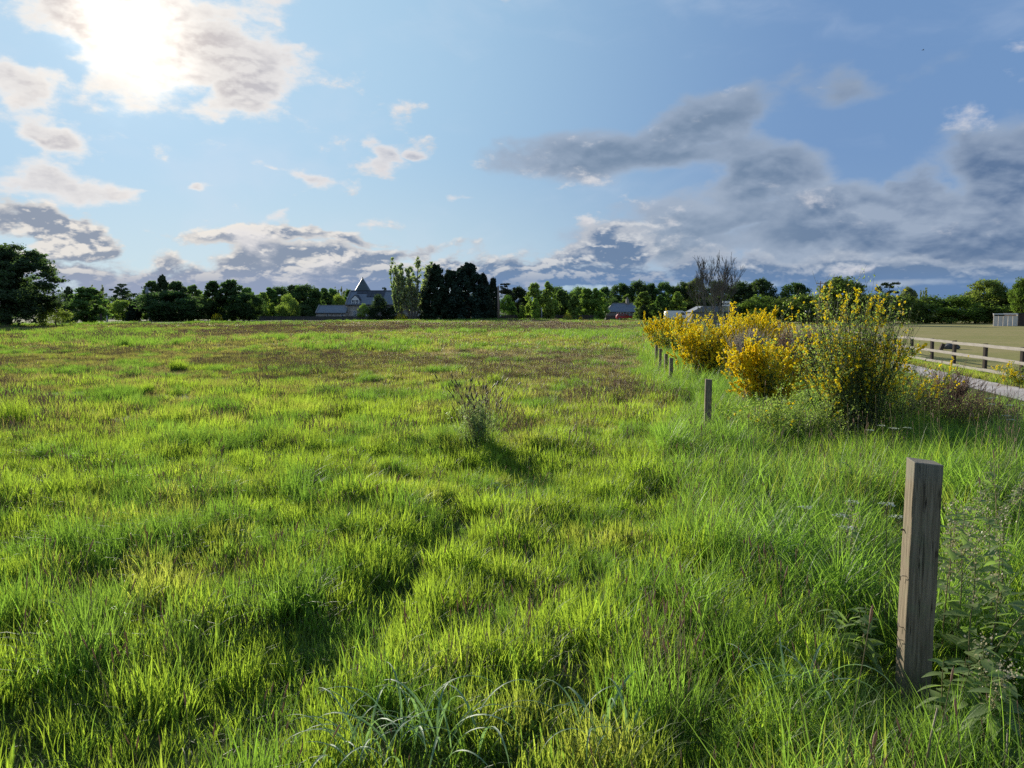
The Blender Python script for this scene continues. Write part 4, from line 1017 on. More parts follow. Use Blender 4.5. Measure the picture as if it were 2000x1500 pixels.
# small gabled porch in white
po = MB().prism([(6.9, -.3), (7.05, -.3), (7.05, 1.9), (6.2, 2.95), (5.35, 1.9), (5.35, -.3), (5.5, -.3), (5.5, 1.8), (6.2, 2.7), (6.9, 1.8)], -1.3, -1.1).build('porch', M['white'], house)
b = MB(); b.prism([(5.1, 1.78), (6.2, 3.1), (7.3, 1.78), (7.3, 1.9), (6.2, 3.24), (5.1, 1.9)], -1.4, 0); b.build('roof', M['roof_dark'], po)
window(house, 5.75, 6.65, .6, 1.9, -.01)
# kiln with conical roof behind
kp = W(709.5, 612, 205); kiln = empty('round_kiln_tower', (kp.x, 205, 0)); tag(kiln, 'round tower with a tall dark conical roof rising behind the stone house', 'tower')
apex = W(709, 542, 205).z; rb = 16.5/F*205; zb = W(709, 569, 205).z; slope = rb/(apex-zb); zc = 4.6; rc = slope*(apex-zc)
N = 40; cv = [(0, 0, apex)]; cf = []
rings = [(.08, apex-.1), (rc*.5, apex-(apex-zc)*.5), (rc+.15, zc-.1), (rc, zc-.2)]
for r_q, z_q in rings: cv += [(r_q*math.cos(2*math.pi*k/N), r_q*math.sin(2*math.pi*k/N), z_q) for k in range(N)]
cf = [(0, 1+k, 1+(k+1)%N) for k in range(N)] + [(1+i*N+k, 1+(i+1)*N+k, 1+(i+1)*N+(k+1)%N, 1+i*N+(k+1)%N) for i in range(3) for k in range(N)]
obj('conical_roof', mesh_np('conical_roof', cv, cf, M['lead'], smooth=True), kiln)
MB().tube([(0,0,-.5), (0,0,zc-.15)], rc*.95, 32).build('wall', M['stone'], kiln)
MB().tube([(0,0,apex-.15), (0,0,apex+.12)], .09, 8).build('finial', M['dark_metal'], kiln)
# outbuilding to the left
op = W(617, 612, HY-1.5); out_ = empty('slate_outbuilding', (op.x, HY-1.5, 0), math.radians(-3)); tag(out_, 'long low stone outbuilding with blue slate roof left of the house', 'outbuilding')
OE, OR, OD, OLn = 1.75, 3.45, 5.5, 7.45
MB().prism([(0, -.5), (OLn, -.5), (OLn, OE), (0, OE)], 0, OD).build('wall', M['stone'], out_)
g_ = MB(); g_.add([(0, 0, OE), (0, OD, OE), (0, OD/2, OR), (.3, 0, OE), (.3, OD, OE), (.3, OD/2, OR)], [(0,1,2),(5,4,3),(0,2,5,3),(1,4,5,2)]); g_.build('gable', M['stone'], out_)
rf2 = roof(out_, .2, OLn, OD, OE, OR, M['roof_slate'], ov=.2)
MB().box(.2, OLn, OD/2-.12, OD/2+.12, OR+.08, OR+.22).build('ridge', M['trim'], rf2)
b = MB(); sl2 = (OR-OE)/(OD/2)
b.add([(-.1,-.25,OE-.25*sl2),(.18,-.25,OE-.25*sl2),(.18,OD/2,OR),(-.1,OD/2,OR),(-.1,-.25,OE-.25*sl2+.28),(.18,-.25,OE-.25*sl2+.28),(.18,OD/2,OR+.3),(-.1,OD/2,OR+.3)],[(0,1,2,3),(7,6,5,4),(0,4,5,1),(1,5,6,2),(2,6,7,3),(3,7,4,0)]); b.build('skew_stone', M['trim'], out_)
MB().box(0, OLn, -.3, -.2, OE-.22, OE-.1).build('gutter', M['dark_metal'], out_)
window(out_, 2.6, 3.2, .75, 1.5, -.01, 0, 1, .06); window(out_, 6.2, 6.8, .75, 1.5, -.01, 0, 1, .06)
MB().box(3.95, 4.03, -.1, -.02, -.3, OE-.15).build('downpipe', M['dark_metal'], out_)

# cottage with hipped roof
CY = 196.0; cp = W(1183, 612, CY); cot = empty('slate_cottage', (cp.x, CY, 0), math.radians(2)); tag(cot, 'low cottage with hipped slate roof and chimney behind the red car', 'cottage')
sc_ = CY/F; CL = 62*sc_; CE = (625-608)*sc_*.92 ; CR = W(1200, 592.5, CY).z; CD = 6.0
MB().box(.3, CL, 0, CD, -.5, CE).build('wall', M['render'], cot)
hx = 2.4; b = MB()
P_ = [(-.1, -.35, CE-.05), (CL, -.35, CE-.05), (CL, CD+.35, CE-.05), (-.1, CD+.35, CE-.05), (hx, CD/2, CR), (CL, CD/2, CR)]
b.add(P_, [(0,1,5,4), (2,3,4,5), (3,0,4), (1,2,5), (0,3,2,1)]); crf = b.build('roof', M['roof_slate'], cot)
MB().tube([(-.1, -.38, CE), (hx, CD/2, CR+.05), (CL, CD/2, CR+.05)], .11, 5).build('ridge_tiles', M['trim'], crf)
ch = MB().box(5.7, 6.4, CD/2-.5, CD/2+.5, CR-.6, CR+1.15).build('chimney', M['render'], cot)
MB().tube([(6.05, CD/2, CR+1.15), (6.05, CD/2, CR+1.6)], .14, 8).build('chimney_pot', M['trim'], ch)
window(cot, 2.75, 3.75, .9, 1.9, -.01, 1, 0, .1); window(cot, 3.9, 4.6, .9, 1.9, -.01, 0, 1, .1); window(cot, 5.2, 6.2, .9, 1.9, -.01, 1, 0, .1)
# cabin with white window among the birches
kp = W(1098, 612, 192); cab = empty('small_cabin', (kp.x, 192, 0)); tag(cab, 'small dull cabin with one white window among the young birches', 'cabin')
MB().box(0, 3.0, 0, 3, -.4, 1.95).build('wall', M['render'], cab); MB().prism([(-.2, 1.9), (3.2, 1.9), (3.2, 2.05), (-.2, 2.3)], -.3, 3.3).build('roof', M['roof_dark'], cab)
window(cab, .9, 2.0, .55, 1.6, -.01, 0, 0, .16)
# low sheds behind the leafless tree, with a white sign board
bp = W(1352, 612, 150); shd = empty('long_low_barn', (bp.x, 150, 0)); tag(shd, 'long low grey roofed barn seen through the leafless tree', 'barn')
MB().box(0, 9.0, 0, 5, -.6, 1.9).build('wall', M['render'], shd); MB().prism([(-.3, 1.85), (9.3, 1.85), (9.3, 2.9), (2.0, 3.0)], -.3, 5.3).build('roof', M['roof_slate'], shd)
MB().box(6.2, 8.8, -.2, -.05, 1.0, 1.9).build('door', M['dark_metal'], shd)
sp = W(1411, 612, 90); sg = empty('sign_board', (sp.x, 90, -.1)); tag(sg, 'small white board with dark marks behind the leafless tree', 'sign')
MB().box(0, .86, 0, .05, W(0,598,90).z+.1, W(0,588,90).z+.1).build('board', M['white'], sg)
mk = MB(); zb_ = W(0,598,90).z+.1
for i, (a_, b_) in enumerate(((.08,.22),(.27,.42),(.47,.62),(.66,.78))): mk.box(a_, b_, -.01, -.003, zb_+.17+.03*(i%2), zb_+.34+.03*(i%2))
mk.build('lettering', M['dark_metal'], sg)
MB().box(.08, .14, .06, .12, 0, zb_+.3).build('post', M['grey_pole'], sg); MB().box(.70, .76, .06, .12, 0, zb_+.3).build('post', M['grey_pole'], sg)

# vehicles
def wheel(parent, x, y, r=.31, w=.2):
    t = MB(); n = 20
    t.tube([(x, y-w/2, r), (x, y+w/2, r)], r, n); tt = t.build('wheel', M['tyre'], parent)
    MB().tube([(x, y-w/2-.012, r), (x, y-w/2+.03, r)], r*.62, 14).build('rim', M['metal'], tt); return tt
def car(name, label, cat, loc, rz, prof, glassp, body_m, W_=1.7, wheels=(.75, 3.25)):
    e = empty(name, loc, rz); tag(e, label, cat)
    b = MB(); b.prism(prof, 0, W_); o = b.build('body', body_m, e, bevel=.06)
    for nm, gp in glassp:
        MB().prism(gp, -.008, .02).build(nm, M['glass'], e); MB().prism(gp, W_-.02, W_+.008).build(nm, M['glass'], e)
    for xx in wheels:
        wheel(e, xx, .08); wheel(e, xx, W_-.08)
    return e
prof = [(.05,.32),(.0,.62),(.08,1.0),(.42,1.40),(.7,1.47),(1.9,1.46),(2.35,1.36),(3.05,.98),(3.85,.80),(4.02,.60),(4.02,.34),(3.6,.26),(.4,.26)]
cpz = W(1204, 612, 186)
rc_ = car('red_car', 'red hatchback with pale rear light driving along the far road', 'car', (cpz.x, 186, .03), 0, prof,
    [('side_window', [(.42,1.02),(.62,1.34),(1.25,1.38),(1.25,1.0)]), ('side_window', [(1.32,1.0),(1.32,1.38),(1.9,1.36),(2.05,1.0)]), ('side_window', [(2.12,1.0),(2.12,1.33),(2.32,1.27),(2.85,.98)])], M['red'])
MB().box(-.02, .12, .05, .35, .72, 1.0).build('tail_light', M['white'], rc_); MB().box(3.86, 4.04, .06, .4, .62, .76).build('headlight', M['white'], rc_)
MB().box(3.98, 4.08, 0, 1.7, .3, .52).build('bumper', M['dark_metal'], rc_)
vprof = [(.0,.35),(.0,1.5),(.12,2.0),(.6,2.15),(3.6,2.15),(4.0,2.0),(4.5,1.3),(5.0,1.1),(5.1,.35)]
cpz = W(1300, 612, 165)
vn = car('white_van', 'white van roof just showing over the yellow broom bushes', 'van', (cpz.x, 165, 0), 0, vprof, [('side_window', [(3.3,1.25),(3.3,1.8),(3.85,1.8),(4.3,1.25)])], M['white'], 1.9, (.9, 4.1))
MB().box(4.9, 5.12, .1, .4, .8, .95).build('headlight', M['metal'], vn)

# ================================================================== walls, fences, poles
wl = empty('stone_wall', (W(498, 612, 182).x, 182, 0)); tag(wl, 'dark drystone boundary wall in front of the house and outbuilding', 'wall')
rng = random.Random(6); WL = (W(832,612,182)-W(498,612,182)).x
MB().box(0, WL, 0, .45, -.3, .78).build('wall_body', M['wall_stone'], wl)
cop = MB().box(-.12, .12, -.05, .5, 0, .12).mesh('coping_stone', M['wall_stone'])
for i in range(int(WL/.32)): obj('coping_stone', cop, wl, loc=(.16+i*.32, 0, .775+rng.uniform(0,.05)), scale=(rng.uniform(.9,1.2), 1, rng.uniform(.8,1.3)))
ff = empty('dark_board_fence', (W(938, 612, 181).x, 181, 0)); tag(ff, 'low dark weathered board fence along the far road right of the cypresses', 'fence')
FL = (W(1182,612,181)-W(938,612,181)).x
pm_ = MB().box(-.06, .06, -.06, .06, -.2, 1.25).mesh('post', M['grey_pole']); bmh = MB().box(.02, 1.98, -.02, .02, -.02, .22).mesh('board', M['rail_post'])
for i in range(int(FL/2)+1):
    obj('post', pm_, ff, loc=(i*2, 0, 0))
    if i*2+2 <= FL+.1:
        for k in range(4): obj('board', bmh, ff, loc=(i*2, -.08, .18+k*.26+rng.uniform(-.01,.01)))
w2 = empty('low_dark_wall', (W(1183.5, 612, 191.5).x, 191.5, 0)); tag(w2, 'low dark garden wall running behind the red car in front of the cottage', 'wall')
MB().box(0, 13.2, 0, .35, -.3, .95).build('wall_body', M['wall_stone'], w2); MB().box(-.05, 13.25, -.06, .41, .95, 1.05).build('coping', M['wall_stone'], w2)

def pole(px, ty, by, Yd, nm, lb, lean, m_, r=.15, cross=None, zg=0.0):
    b0 = W(px, by, Yd); t0 = W(px+lean, ty, Yd); e = empty(nm, (b0.x, Yd, zg)); tag(e, lb, 'pole')
    MB().tube([(0,0,-.3), (t0.x-b0.x, 0, t0.z-zg)], [r*1.15, r*.8], 10).build('shaft', m_, e, smooth=True); return e, t0.x-b0.x, t0.z-zg
e, tx, tz = pole(294, 561, 626, 158, 'power_pole', 'grey power pole with fat transformer leaning before the left tree clump', -7, M['grey_pole'], .24)
MB().tube([(tx+.1, -.35, tz-1.5), (tx+.1, -.35, tz-.5)], .32, 12).build('transformer', M['grey_pole'], e, smooth=True)
MB().box(tx-1.2, tx+.9, -.08, .08, tz-.22, tz-.08).build('crossarm', M['grey_pole'], e)
for k in (-1.1, -.1, .8): MB().tube([(tx+k, 0, tz-.1), (tx+k, 0, tz+.15)], [.05, .07], 6).build('insulator', M['metal'], e)
MB().tube([(0.05, -.12, 0), (tx*.3+.05, -.12, tz*.3)], .12, 8).build('cable_guard', M['metal'], e)
e, tx, tz = pole(974, 559, 626, 172, 'power_pole', 'brown wooden power pole with a white box standing mid skyline', -1, M['pole_wood'], .26)
bx_ = MB().box(.28, .95, -.12, .12, 5.05, 5.9).build('white_box', M['white'], e); MB().box(.32, .78, -.13, -.122, 5.3, 5.42).build('stripe', M['dark_metal'], bx_)
MB().box(.0, .3, -.03, .03, 5.4, 5.5).build('bracket', M['dark_metal'], e); MB().box(.35, .55, -.05, .05, .95, 1.12).build('reflector', M['white'], e)
MB().tube([(tx, 0, tz), (tx+.25, 0, tz+.45)], .03, 5).build('top_wire', M['dark_metal'], e)
e, tx, tz = pole(1058, 601, 624, 174, 'short_post', 'short grey post in front of the young birches', 0, M['grey_pole'], .11)
MB().box(-.2, .2, -.03, .03, tz-.25, tz-.12).build('cap', M['grey_pole'], e)
e, tx, tz = pole(1598, 549, 606, 120, 'telegraph_pole', 'slim brown telegraph pole above the hedge left of the tall broom', 5, M['pole_wood'], .10, zg=-.35)
MB().box(tx-.7, tx+.7, -.05, .05, tz-.42, tz-.32).build('crossarm', M['pole_wood'], e)
for k in (-.6, .3, .62): MB().tube([(tx+k, 0, tz-.33), (tx+k, 0, tz-.08)], [.03, .05], 6).build('insulator', M['metal'], e)
gp = W(197, 612, 128)
for dx_, lb in ((0, 'dark gate post left of the small bright lawn'), (1.0, 'thin pale gate post beside the dark gate post on the left')):
    e = empty('gate_post', (gp.x+dx_, 128, h1(gp.x, 128))); tag(e, lb, 'post'); MB().box(-.12+dx_*.04, .12-dx_*.04, -.1, .1, -.2, 1.5-dx_*.3).build('shaft', M['rail_post'] if not dx_ else M['metal'], e)
    MB().box(-.14, .14, -.12, .12, 1.5-dx_*.3, 1.56-dx_*.3).build('cap', M['rail_post'], e)

# ---- rail fence on the right
rfz = ROAD_Z; fe = empty('rail_fence', (0, 0, rfz)); tag(fe, 'weathered three rail post and rail fence along the lane', 'fence')
P0 = [21.7 - 2.6*k for k in (4, 3, 2, 1)] + [21.7, 24.3, 27.0, 29.3] + [29.3 + 2.5*k for k in range(1, 9)]
pmesh = MB().box(-.05, .05, -.05, .05, -.4, 1.0)
pm1 = pmesh.mesh('post', M['rail_post'])
fr_ = random.Random(8)
for i, yy in enumerate(P0):
    o = obj('post', pm1, fe, loc=(fence_x(yy), yy, 0), rot=(fr_.uniform(-.02,.02), fr_.uniform(-.02,.02), .2)); md = o.modifiers.new('bevel', 'BEVEL'); md.width = .006
for i in range(len(P0)-1):
    ya, yb = P0[i], P0[i+1]; a_ = Vector((fence_x(ya)-.075, ya, 0)); b_ = Vector((fence_x(yb)-.075, yb, 0)); d_ = b_-a_; ln = d_.length
    for k, zz in enumerate((.94, .55, .17)):
        m = MB(); n = 6; hs = .046
        vs, fs = [], []
        for q_ in range(n+1):
            t_ = q_/n*ln; w_ = fr_.uniform(-.004, .004)
            vs += [(t_, -.018, -hs+w_), (t_, .018, -hs+w_), (t_, .018, hs+w_), (t_, -.018, hs+w_)]
        for q_ in range(n):
            for r_q in range(4): fs.append((q_*4+r_q, q_*4+(r_q+1)%4, q_*4+4+(r_q+1)%4, q_*4+4+r_q))
        fs += [(3,2,1,0), tuple(n*4+z_ for z_ in range(4))]; m.add(vs, fs)
        m.build('rail', M['rail'], fe, loc=(a_.x, a_.y, zz + fr_.uniform(-.012, .012)), rot=(0, fr_.uniform(-.006,.006), math.atan2(d_.y, d_.x)))

# shed at the right edge
SY = 118.0; sp = W(1941, 612, SY); sh = empty('wooden_shed', (sp.x, SY, ROAD_Z), math.radians(8)); tag(sh, 'pale boarded field shelter with white top rail at the right edge of the paddock', 'shed')
sw = 4.1
pw = sw/5
for i in range(5):
    b = MB(); b.add([(i*pw+.03,0,0),((i+1)*pw-.03,0,0),((i+1)*pw-.03+.25,.3,1.55),(i*pw+.03+.25,.3,1.55),(i*pw+.03,.06,0),((i+1)*pw-.03,.06,0),((i+1)*pw-.03+.25,.36,1.55),(i*pw+.03+.25,.36,1.55)],[(0,1,2,3),(7,6,5,4),(0,4,5,1),(1,5,6,2),(2,6,7,3),(3,7,4,0)])
    b.build('plank', M['panel'], sh)
MB().box(.2, sw+.3, .26, .40, 1.78, 1.92).build('top_rail', M['white'], sh)
MB().box(.24, .36, .28, .38, 1.5, 1.8).build('corner_post', M['panel'], sh); MB().box(sw+.16, sw+.3, .26, .38, 0, 1.8).build('corner_post', M['panel'], sh)
MB().prism([(sw+.3, 0), (sw+2.6, 0), (sw+2.6, 1.9), (sw+.3, 1.9)], .5, 3).build('side_wall', M['rail_post'], sh)
MB().prism([(sw+.25, 1.9), (sw+2.8, 1.9), (sw+2.8, 1.98), (sw+.25, 1.98)], .4, 3.2).build('roof', M['roof_dark'], sh)
# rock and stub post in the paddock
p = W(1862, 612, 42); rs_ = np.random.RandomState(8)
bm2 = bmesh.new(); bmesh.ops.create_icosphere(bm2, subdivisions=3, radius=1)
for v_ in bm2.verts:
    n_ = float(fbm(np.array([v_.co.x*1.5+3]), np.array([v_.co.y*1.5+v_.co.z*2]), 3, 3)[0]); v_.co *= .8 + .4*n_; v_.co.x *= .46; v_.co.y *= .3; v_.co.z *= .24
me = bpy.data.meshes.new('rock'); bm2.to_mesh(me); bm2.free(); me.materials.append(M['rock'])
tag(obj('rock', me, loc=(p.x, 42, ROAD_Z+.10)), 'dark low boulder lying in the paddock behind the rail fence', 'rock')
p = W(1841, 612, 41); e = empty('stub_post', (p.x, 41, ROAD_Z)); tag(e, 'short leaning dark stump left of the boulder in the paddock', 'post')
MB().box(-.09, .09, -.07, .07, -.1, .36).build('shaft', M['rail_post'], e, rot=(0, .35, 0), bevel=.01)

# ================================================================== field posts
def field_post(tx, ty, Yd, w, hgt, lb, rz, leanx=0.0, near=False):
    t = W(tx, ty, Yd); e = empty('fence_post', (t.x - leanx*hgt, Yd, t.z - hgt), rz); tag(e, lb, 'post', 'posts of the wireless field fence')
    bm_ = bmesh.new(); bmesh.ops.create_cube(bm_, size=1)
    for v_ in bm_.verts: v_.co = Vector((v_.co.x*w, v_.co.y*w, (v_.co.z+.5)*(hgt+.35)-.35))
    bmesh.ops.subdivide_edges(bm_, edges=[e_ for e_ in bm_.edges if abs(e_.verts[0].co.z-e_.verts[1].co.z) > .1], cuts=14)
    rr = random.Random(int(tx))
    for v_ in bm_.verts:
        if v_.co.z < hgt-.01: v_.co += Vector((rr.uniform(-1, 1), rr.uniform(-1, 1), 0))*w*.014
        else: v_.co.z += -v_.co.x*.10 + rr.uniform(-.003, .003)
    me = bpy.data.meshes.new('shaft'); bm_.to_mesh(me); bm_.free(); me.materials.append(M['post'])
    rot = (0, math.atan(leanx*math.cos(rz)), 0)
    o = obj('shaft', me, e, rot=rot); md = o.modifiers.new('bevel', 'BEVEL'); md.width = .004 if near else .003; md.segments = 2
    return e, o
e, sh_o = field_post(1806, 901, 3.12, .110, 1.10, 'large square weathered post nearest the camera with rusty wire staples', math.radians(-10.5), .005, near=True)
for zz, k in ((.62, 1), (.40, -1), (.345, 1)):
    x_, ww_ = -.058, .014
    b = MB(); b.tube([(x_+.004, -.030, zz), (x_-.012, -.032, zz+.002), (x_-.014, -.018, zz-.004*k), (x_-.012, -.004, zz-.008*k), (x_-.010, .004, zz-.03)], .0016, 5); b.build('staple', M['dark_metal'], sh_o, smooth=True)
b = MB(); b.tube([(x_+.01, .03, .80), (x_-.012, .03, .80)], .004, 6); b.build('nail', M['dark_metal'], sh_o)

field_post(1384, 741, 9.3, .078, .86, 'second nearest square post standing alone in the field edge', math.radians(-8))
field_post(1311, 699, 16.6, .075, .90, 'third post, nearest of the close row beside the yellow broom', 0)
field_post(1301, 691, 18.4, .07, .88, 'fourth post, second of the close row beside the yellow broom', .1)
field_post(1290, 681, 20.5, .07, .90, 'fifth post, third of the close row beside the yellow broom', -.1)
field_post(1282, 674, 22.6, .07, .90, 'sixth post, farthest and smallest of the close row by the broom', .05)

# ================================================================== broom bushes
def tubes_np(P, R, k=3):
    """P (n,m,3) polylines, R (n,m) radii -> V, F quads"""
    n, m, _ = P.shape; d = np.gradient(P, axis=1); d /= np.linalg.norm(d, axis=2)[..., None] + 1e-9
    a = np.cross(d, np.array([.31, .87, .2])); a /= np.linalg.norm(a, axis=2)[..., None] + 1e-9; b = np.cross(d, a)
    an = np.arange(k)*2*np.pi/k
    V = P[:, :, None] + (a[:, :, None]*np.cos(an)[None, None, :, None] + b[:, :, None]*np.sin(an)[None, None, :, None])*R[..., None, None]
    base = (np.arange(n)*m*k)[:, None, None]; i = (np.arange(m-1)*k)[None, :, None]; j = np.arange(k)[None, None, :]; j2 = (j+1) % k
    F_ = np.stack([base+i+j, base+i+j2, base+i+k+j2, base+i+k+j], -1).reshape(-1, 4)
    return V.reshape(-1, 3), F_
def grow(rs, p0, d0, ln, m, wob=.10, up=.02):
    n = len(p0); P = np.zeros((n, m, 3)); P[:, 0] = p0; d = d0/np.linalg.norm(d0, axis=1)[:, None]
    for i in range(1, m):
        d = d + rs.normal(0, wob, (n, 3)); d[:, 2] += up; d /= np.linalg.norm(d, axis=1)[:, None]
        P[:, i] = P[:, i-1] + d*(ln/(m-1))[:, None]
    return P
def broom(name, label, px, by, Yd, hgt, wid, nst=60, ntw=9, nleaf=5000, nfl=900, fl_shell=False, seed=1, leaf_m='broom_leaf', stem_m='broom_stem', fsize=.016, lsize=.014, flat=.0, cat='bush', tilt=0.0, dead=0, flh=(.3, 1.05), zoff=0.0, shift=0.0, grp=None, spread=1.0):
    rs = np.random.RandomState(seed); p = W(px, 612, Yd); zg = h1(p.x, Yd) + zoff; e = empty(name, (p.x, Yd, zg)); tag(e, label, cat, grp)
    az = rs.uniform(0, 6.283, nst); inc = np.sqrt(rs.uniform(0, 1, nst))*(wid/2/hgt)*1.15*spread
    d0 = np.stack([np.cos(az)*inc + tilt, np.sin(az)*inc, np.ones(nst)], 1)
    r0 = wid*.08; p0 = np.stack([rs.normal(0, r0, nst), rs.normal(0, r0, nst), np.full(nst, -.05)], 1)
    ln = hgt*rs.uniform(.55, 1.0, nst)*np.linalg.norm(d0, axis=1)**.55*(1 - .25*(inc/(wid/hgt)))
    S = grow(rs, p0, d0, ln, 8, .07, .03)
    R = np.linspace(1, .3, 8)[None]*rs.uniform(.004, .008, nst)[:, None]*(hgt/1.6)
    V, Fc = tubes_np(S, R, 4); obj('stems', mesh_np('stems', V, Fc, M[stem_m]), e)
    # twigs
    n = nst*ntw; si = np.repeat(np.arange(nst), ntw); t = rs.uniform(.22, 1.0, n)*6.999; i0 = t.astype(int); fr = (t-i0)[:, None]
    q0 = S[si, i0]*(1-fr) + S[si, i0+1]*fr; dd = S[si, i0+1]-S[si, i0]; dd /= np.linalg.norm(dd, axis=1)[:, None]
    d1 = dd + rs.normal(0, .42, (n, 3)); d1[:, 2] += .15
    T = grow(rs, q0, d1, hgt*rs.uniform(.10, .30, n), 6, .09, .03)
    V, Fc = tubes_np(T, np.linspace(1, .4, 6)[None]*np.full((n, 1), (.0022*(hgt/1.6) if 'dead' not in stem_m else .0034)*max(1, Yd/9)), 3)
    tag(obj('twigs', mesh_np('twigs', V, Fc, M[stem_m]), e), kind='stuff')
    if nleaf:
        k = rs.randint(0, n, nleaf); j = rs.uniform(0, 4.999, nleaf); j0 = j.astype(int); f_ = (j-j0)[:, None]
        c = T[k, j0]*(1-f_) + T[k, j0+1]*f_ + rs.normal(0, .010*hgt, (nleaf, 3))
        V, Fc = leaves(rs, c, rs.normal(0, 1, (nleaf, 3)), lsize, .36)
        tag(obj('foliage', mesh_np('foliage', V, Fc, M[leaf_m]), e), kind='stuff')
    if nfl:
        # clustered sprays of pea flowers near twig ends
        cl = rs.uniform(0, 1, n); tipz = T[:, -1, 2]/hgt; ok = np.where((tipz > flh[0]) & (tipz < flh[1] + .2))[0]
        if fl_shell:
            rr = np.linalg.norm(T[ok, -1]*np.array([2/wid, 2/wid, .8/hgt]), axis=1); w_ = (rr/rr.max())**2 + .05
        else: w_ = (cl[ok] > .74)*1.0 + .05
        w_ = w_*(0.15 + sstep(fbm(T[ok, -1, 0]*3.2+seed, T[ok, -1, 2]*3.2, seed, 2), .38, .58)); w_ /= w_.sum()
        kk = ok[rs.choice(len(ok), nfl, p=w_)]; j = rs.uniform(1.6, 4.999, nfl); j0 = j.astype(int); f_ = (j-j0)[:, None]
        c = T[kk, j0]*(1-f_) + T[kk, j0+1]*f_ + rs.normal(0, .006, (nfl, 3))
        nn_ = rs.normal(0, 1, (nfl, 3)); V1, F1 = leaves(rs, c, nn_, fsize, .85); V2, F2 = leaves(rs, c + rs.normal(0, .006, (nfl, 3)), rs.normal(0, 1, (nfl, 3)), fsize*.85, .6)
        V3, F3 = leaves(rs, c + rs.normal(0, .008, (nfl, 3)), rs.normal(0, 1, (nfl, 3)), fsize*.7, .7)
        V = np.vstack([V1, V2, V3]); Fc = np.vstack([F1, F2+len(V1), F3+len(V1)+len(V2)])
        tag(obj('blossom', mesh_np('blossom', V, Fc, M['flower']), e), kind='stuff')
    if dead:
        az = rs.uniform(0, 6.283, dead); d0 = np.stack([np.cos(az)*.6, -np.abs(np.sin(az))*.5, np.ones(dead)], 1)
        D_ = grow(rs, np.stack([rs.normal(0, .14, dead), rs.normal(-.15, .06, dead), np.zeros(dead)], 1), d0, rs.uniform(.15, .42, dead), 5, .2, 0)
        for i in range(dead):
            MB().tube([tuple(v) for v in D_[i]], [.010, .009, .007, .005, .003], 6).build('dead_stem', M['dead_grey'], e)
    return e
# the big one in front
broom('broom_bush', 'tallest leafy broom bush with scattered yellow flowers reaching above the horizon', 1672, 870, 9.4, 1.98, 1.95, nst=100, ntw=13, nleaf=13500, nfl=2800, seed=2, dead=7, fsize=.017, lsize=.017, tilt=.05, flh=(.35, 1.05), spread=.70)
broom('broom_bush', 'bushy low skirt of broom spreading right under the tallest broom', 1718, 860, 9.9, 1.22, 2.3, nst=110, ntw=13, nleaf=11000, nfl=1300, seed=3, fsize=.016, lsize=.016, flh=(.55, 1.05))
broom('broom_bush', 'dark green almost flowerless broom sprawling left of the tallest broom', 1560, 870, 9.2, .80, 2.0, nst=110, ntw=13, nleaf=18000, nfl=90, seed=12, lsize=.015, flh=(.5, 1.0))
broom('broom_bush', 'rounded bright yellow broom between the second post and the tallest broom', 1500, 775, 12.2, 1.27, 1.25, nst=80, ntw=12, nleaf=9000, nfl=8200, fl_shell=True, seed=4, fsize=.021, lsize=.017, flh=(.12, 1.1))
broom('broom_bush', 'largest yellow broom mass right of the close row of posts', 1378, 742, 18.5, 1.66, 2.1, nst=90, ntw=13, nleaf=11000, nfl=7600, fl_shell=True, seed=5, fsize=.028, lsize=.022, flh=(.15, 1.1), zoff=-.1)
broom('broom_bush', 'yellow broom behind the grey dead brush', 1455, 735, 20.0, 1.84, 2.3, nst=90, ntw=13, nleaf=9000, nfl=7000, fl_shell=True, seed=6, fsize=.029, lsize=.022, flh=(.25, 1.1), zoff=-.1)
broom('broom_bush', 'yellow broom with a raised right shoulder beside the brown dead brush', 1492, 690, 24, 1.80, 1.8, nst=70, ntw=10, nleaf=6000, nfl=5200, fl_shell=True, seed=7, fsize=.030, lsize=.026, flh=(.3, 1.1), zoff=-.1)
broom('broom_bush', 'distant duller yellow broom left of the main mass', 1322, 700, 27, 1.75, 2.3, nst=70, ntw=10, nleaf=6500, nfl=4600, fl_shell=True, seed=8, fsize=.031, lsize=.030, flh=(.3, 1.1), zoff=-.1)
broom('broom_bush', 'farthest low yellow broom at the left end of the row', 1292, 690, 33, 1.70, 2.0, nst=60, ntw=9, nleaf=6000, nfl=2400, fl_shell=True, seed=9, fsize=.036, lsize=.036, flh=(.3, 1.1), zoff=-.1)
broom('broom_bush', 'small broom with yellow tips against the rail fence at the right edge', 1990, 725, 20.6, .75, 1.3, nst=40, ntw=9, nleaf=2200, nfl=500, seed=10, fsize=.020, lsize=.018, flh=(.2, 1.1))
broom('dead_brush', 'silvery grey dead brush among the yellow broom bushes', 1448, 712, 16.4, 1.30, .85, nst=240, ntw=20, nleaf=0, nfl=0, stem_m='dead_grey', seed=14, tilt=.25, spread=.6)
broom('dead_brush', 'reddish brown dead brush behind the rounded yellow broom', 1572, 720, 15.2, 1.38, 1.5, nst=200, ntw=20, nleaf=2600, nfl=60, stem_m='dead_brown', leaf_m='seed', seed=15, fsize=.02, lsize=.02)
broom('dead_brush', 'grey brown twiggy brush right of the tallest broom beside the lane', 1845, 800, 10.8, .92, 1.3, nst=130, ntw=20, nleaf=900, nfl=12, stem_m='dead_brown', leaf_m='seed', seed=16, lsize=.012, tilt=.12)
broom('dead_brush', 'low dark twiggy brush farther right with a few yellow flowers', 1895, 830, 9.8, .72, 1.5, nst=170, ntw=22, nleaf=9000, nfl=40, stem_m='dead_brown', leaf_m='broom_leaf', seed=17, lsize=.013, fsize=.014)
